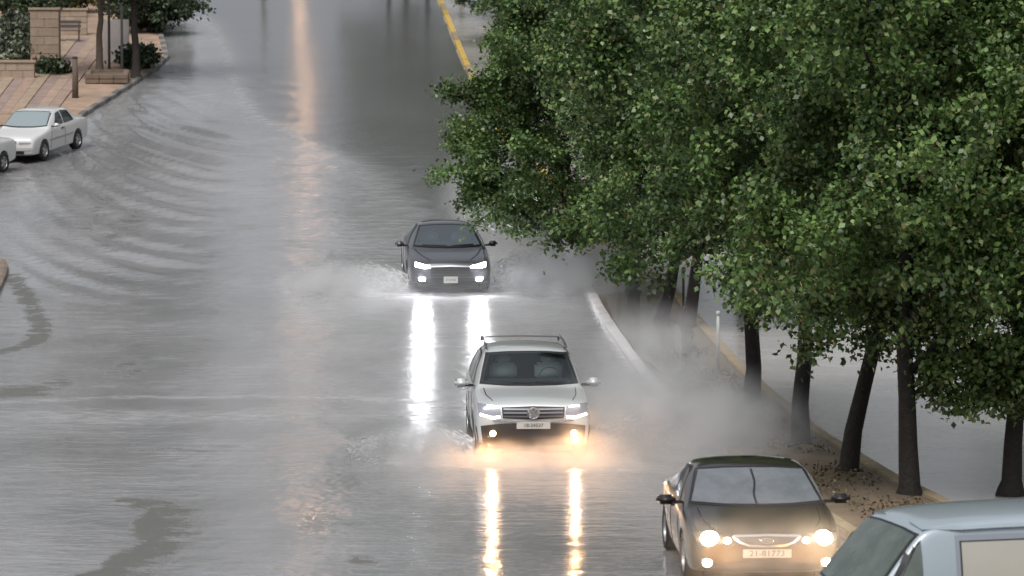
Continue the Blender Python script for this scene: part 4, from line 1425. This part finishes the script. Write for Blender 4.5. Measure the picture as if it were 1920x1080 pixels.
# beige masonry pillar and low walls
BEI = mat('beige_stone', (.33, .255, .19), .85, noise=(2, .8, (.25, .20, .155)), bump=(10, .4, .03))
BEI2 = mat('beige_stone_light', (.36, .285, .22), .85, noise=(2, .8, (.26, .21, .165)), bump=(10, .4, .03))
def masonry(name, label, px, py, w, dpt, h, courses, across, cap=True, rotz=0):
    g = GP(px, py)
    t = thing(name, label, 'wall' if 'wall' in name else 'pillar', (g.x, g.y, g.z), (0, 0, rotz))
    MB().box((0, dpt / 2, h / 2 - .2), (w - .03, dpt - .03, h + .38)).build('core', BEI, t)
    bh = h / courses
    for j in range(courses):
        for k in range(across):
            sh = (.5 if j % 2 else 0) * w / across
            x0 = max(-w / 2, -w / 2 + k * w / across - sh)
            x1 = min(w / 2, x0 + w / across) if not (k == 0 and sh) else -w / 2 + w / across - sh
            if k == across - 1:
                x1 = w / 2
            MB().box(((x0 + x1) / 2, .05, bh * (j + .5)), (x1 - x0 - .008, .12 + random.uniform(0, .02), bh - .008), None, .008).build('stone', BEI if (j + k) % 3 else BEI2, t)
    if cap:
        MB().box((0, dpt / 2, h + .05), (w + .12, dpt + .12, .1), None, .015).build('coping', BEI2, t)
masonry('gate_pillar', 'broad beige masonry pillar beside the pale bushes', 84, 118, 1.05, .7, 1.9, 6, 2)
masonry('garden_wall', 'low beige wall at the left edge above the white car', 22, 148, 1.6, .3, .55, 2, 4)
masonry('garden_wall', 'stone wall under the dark bushes at the top left', 30, 84, 1.7, .35, .7, 3, 4)
masonry('garden_wall', 'ochre wall behind the dark bench', 132, 66, 1.3, .3, .95, 4, 3)
g = GP(66, 138)
t = thing('post', 'short dark red post in front of the gate pillar', 'post', (g.x, g.y, g.z))
MB().tube([(0, 0, -.1), (0, 0, .25), (0, 0, .5)], [.10, .09, .085], 10).build('shaft', mat('red_post', (.10, .035, .035), .6), t, True)
MB().lathe([(.001, .56), (.07, .55), (.10, .50), (.10, .48)], 'z', 10).build('cap', MATS['red_post'], t, True)
g = GP(108, 30)
t = thing('pole', 'stout pale pink pole rising behind the gate pillar', 'pole', (g.x, g.y, g.z), (0, 0, 0))
MB().tube([(0, 0, -.2), (0, 0, 1.5), (0, 0, 3.2)], [.12, .11, .11], 12).build('shaft', mat('pink_pole', (.42, .32, .29), .7), t, True)
MB().lathe([(.17, 0), (.17, .1), (.12, .14)], 'z', 12).build('base_plate', MATS['pink_pole'], t)

# thin white rain-gauge like marker posts along the median
def marker(px, py, H, label, m, rad=.03):
    g = G(px, py)
    t = thing('marker_post', label, 'post', (g.x, g.y, g.z + .06), (0, 0, 0), 'thin posts on the median')
    MB().tube([(0, 0, -.1), (0, 0, H * .5), (0, 0, H)], rad, 8).build('shaft', m, t, True)
    MB().lathe([(.001, H + .04), (rad * 1.3, H + .03), (rad * 1.4, H - .04), (rad, H - .05)], 'z', 8).build('cap', m, t, True)
marker(1346, 700, 1.1, 'thin pale grey post left of the thick straight tree', mat('post_grey', (.42, .43, .42), .5))
marker(1161, 552, .75, 'short ochre post on the median behind the white kerb', mat('post_ochre', (.26, .19, .09), .6), .06)
marker(1281, 585, .9, 'thin dark post between the two leaning trees', mat('post_dark', (.06, .05, .045), .6), .03)

# ------------------------------------------------------------------ spray thrown up by the cars
DROP = mat('water_drop', (.80, .81, .83), .25)
def splash(cx, cd, dirx, spread, height, n, seed, label):
    r = np.random.default_rng(seed)
    u = r.power(1.2, n)
    ang = r.normal(0, .35, n)
    L = spread * u
    x = cx + dirx * L * np.cos(ang)
    d = cd + L * np.sin(ang) * 1.6 + r.normal(0, .25, n) + .5 * L
    z = np.abs(height * (1 - (u * 1.6 - .55) ** 2) * r.uniform(0, 1, n)) + .02
    V, Fc = [], []
    for k in range(n):
        s_ = .007 + .02 * r.random() ** 3
        e = s_ * r.uniform(1.5, 4)
        a = np.array([dirx * .8, .2, .6 - u[k]]) * e
        p = np.array([x[k], d[k], float(zg(d[k])) + z[k]])
        b = len(V)
        V += [p + a, p + (s_, 0, 0), p + (-s_ * .5, s_ * .8, 0), p + (-s_ * .5, -s_ * .8, 0), p - a]
        Fc += [(b, b + 1, b + 2), (b, b + 2, b + 3), (b, b + 3, b + 1), (b + 4, b + 2, b + 1), (b + 4, b + 3, b + 2), (b + 4, b + 1, b + 3)]
    o = mobj('splash', V, Fc, DROP, None, True)
    tag(o, label, 'splash', None, 'stuff')
for (cx, cd, dx, sp, h, n, sd, lab) in (
        (-.45, 72.8 * K, 1, 3.2, .8, 5200, 1, 'water drops flung to the kerb by the dark sedan'),
        (-2.4, 72.6 * K, -1, 3.0, .45, 4600, 2, 'water drops flung left by the dark sedan'),
        (1.3, 48.2 * K, 1, 2.6, .6, 5200, 3, 'water drops flung to the trees by the silver car'),
        (-.6, 47.9 * K, -1, 2.0, .38, 3800, 4, 'water drops flung left by the silver car')):
    splash(cx, cd, dx, sp, h, n, sd, lab)
def spray(cx, cd, z0, rx, rd, rz, dens, label, yaw=0.0, nsc=1.7, soft=.55):
    bm = bmesh.new()
    bmesh.ops.create_icosphere(bm, subdivisions=3, radius=1)
    me = bpy.data.meshes.new('spray')
    bm.to_mesh(me)
    bm.free()
    o = bpy.data.objects.new('spray', me)
    C.objects.link(o)
    o.location = (cx, cd, float(zg(cd)) + z0)
    o.scale = (rx, rd, rz)
    o.rotation_euler = (0, 0, yaw)
    tag(o, label, 'spray', None, 'stuff')
    m = bpy.data.materials.new('spray')
    m.use_nodes = True
    n, l = m.node_tree.nodes, m.node_tree.links
    n.remove(n['Principled BSDF'])
    pv = n.new('ShaderNodeVolumePrincipled')
    pv.inputs['Color'].default_value = (.93, .94, .95, 1)
    pv.inputs['Anisotropy'].default_value = .15
    tc = n.new('ShaderNodeTexCoord')
    ln = n.new('ShaderNodeVectorMath')
    ln.operation = 'LENGTH'
    l.new(tc.outputs['Object'], ln.inputs[0])
    mr = n.new('ShaderNodeMapRange')
    mr.interpolation_type = 'SMOOTHSTEP'
    mr.inputs[1].default_value = 1.0
    mr.inputs[2].default_value = 1 - soft - .3
    l.new(ln.outputs['Value'], mr.inputs[0])
    mp = n.new('ShaderNodeMapping')
    mp.inputs['Scale'].default_value = (rx, rd, rz)
    mp.inputs['Location'].default_value = (cx, cd, 0)
    l.new(tc.outputs['Object'], mp.inputs[0])
    no = n.new('ShaderNodeTexNoise')
    no.inputs['Scale'].default_value = nsc
    no.inputs['Detail'].default_value = 4
    l.new(mp.outputs[0], no.inputs['Vector'])
    m2 = n.new('ShaderNodeMapRange')
    m2.inputs[1].default_value = .38
    m2.inputs[2].default_value = .64
    m2.inputs[3].default_value = .06
    m2.inputs[4].default_value = 1.8
    l.new(no.outputs[0], m2.inputs[0])
    mu = n.new('ShaderNodeMath')
    mu.operation = 'MULTIPLY'
    l.new(mr.outputs[0], mu.inputs[0])
    l.new(m2.outputs[0], mu.inputs[1])
    mv = n.new('ShaderNodeMath')
    mv.operation = 'MULTIPLY'
    mv.inputs[1].default_value = dens
    l.new(mu.outputs[0], mv.inputs[0])
    l.new(mv.outputs[0], pv.inputs['Density'])
    l.new(pv.outputs[0], n['Material Output'].inputs['Volume'])
    me.materials.append(m)
    return o
spray(1.75, 72.5 * K, .25, 2.4, 2.4 * K, 1.3, 1.35, 'white spray thrown over the kerb by the dark sedan')
spray(-3.9, 72.4 * K, .05, 2.1, 2.0 * K, .8, 1.3, 'low fan of spray left of the dark sedan')
spray(2.6, 48.2 * K, .3, 2.6, 3.0 * K, 1.35, 1.25, 'white spray between the silver car and the median trees')
spray(-1.3, 47.5 * K, .05, 1.35, 1.8 * K, .65, 1.3, 'low spray left of the silver car')
spray(.30, 46.6 * K, .05, 1.75, .9 * K, .50, 2.2, 'mist churned up under the front of the silver car')
spray(2.9, 58 * K, .25, 2.0, 7.0 * K, 1.3, .20, 'thin mist hanging over the flooded median')
spray(3.2, 36.2 * K, .5, 1.7, 1.1 * K, .8, .20, 'warm lit mist in front of the black sedan')
spray(-1.0, 63 * K, .2, 6.0, 22 * K, 1.3, .02, 'thin haze of blown spray over the flooded road')
spray(-.6, 83 * K, .7, 1.7, 7 * K, 1.7, .16, 'ragged plume of spray trailing up the hill behind the dark sedan', 0.0, 2.6)
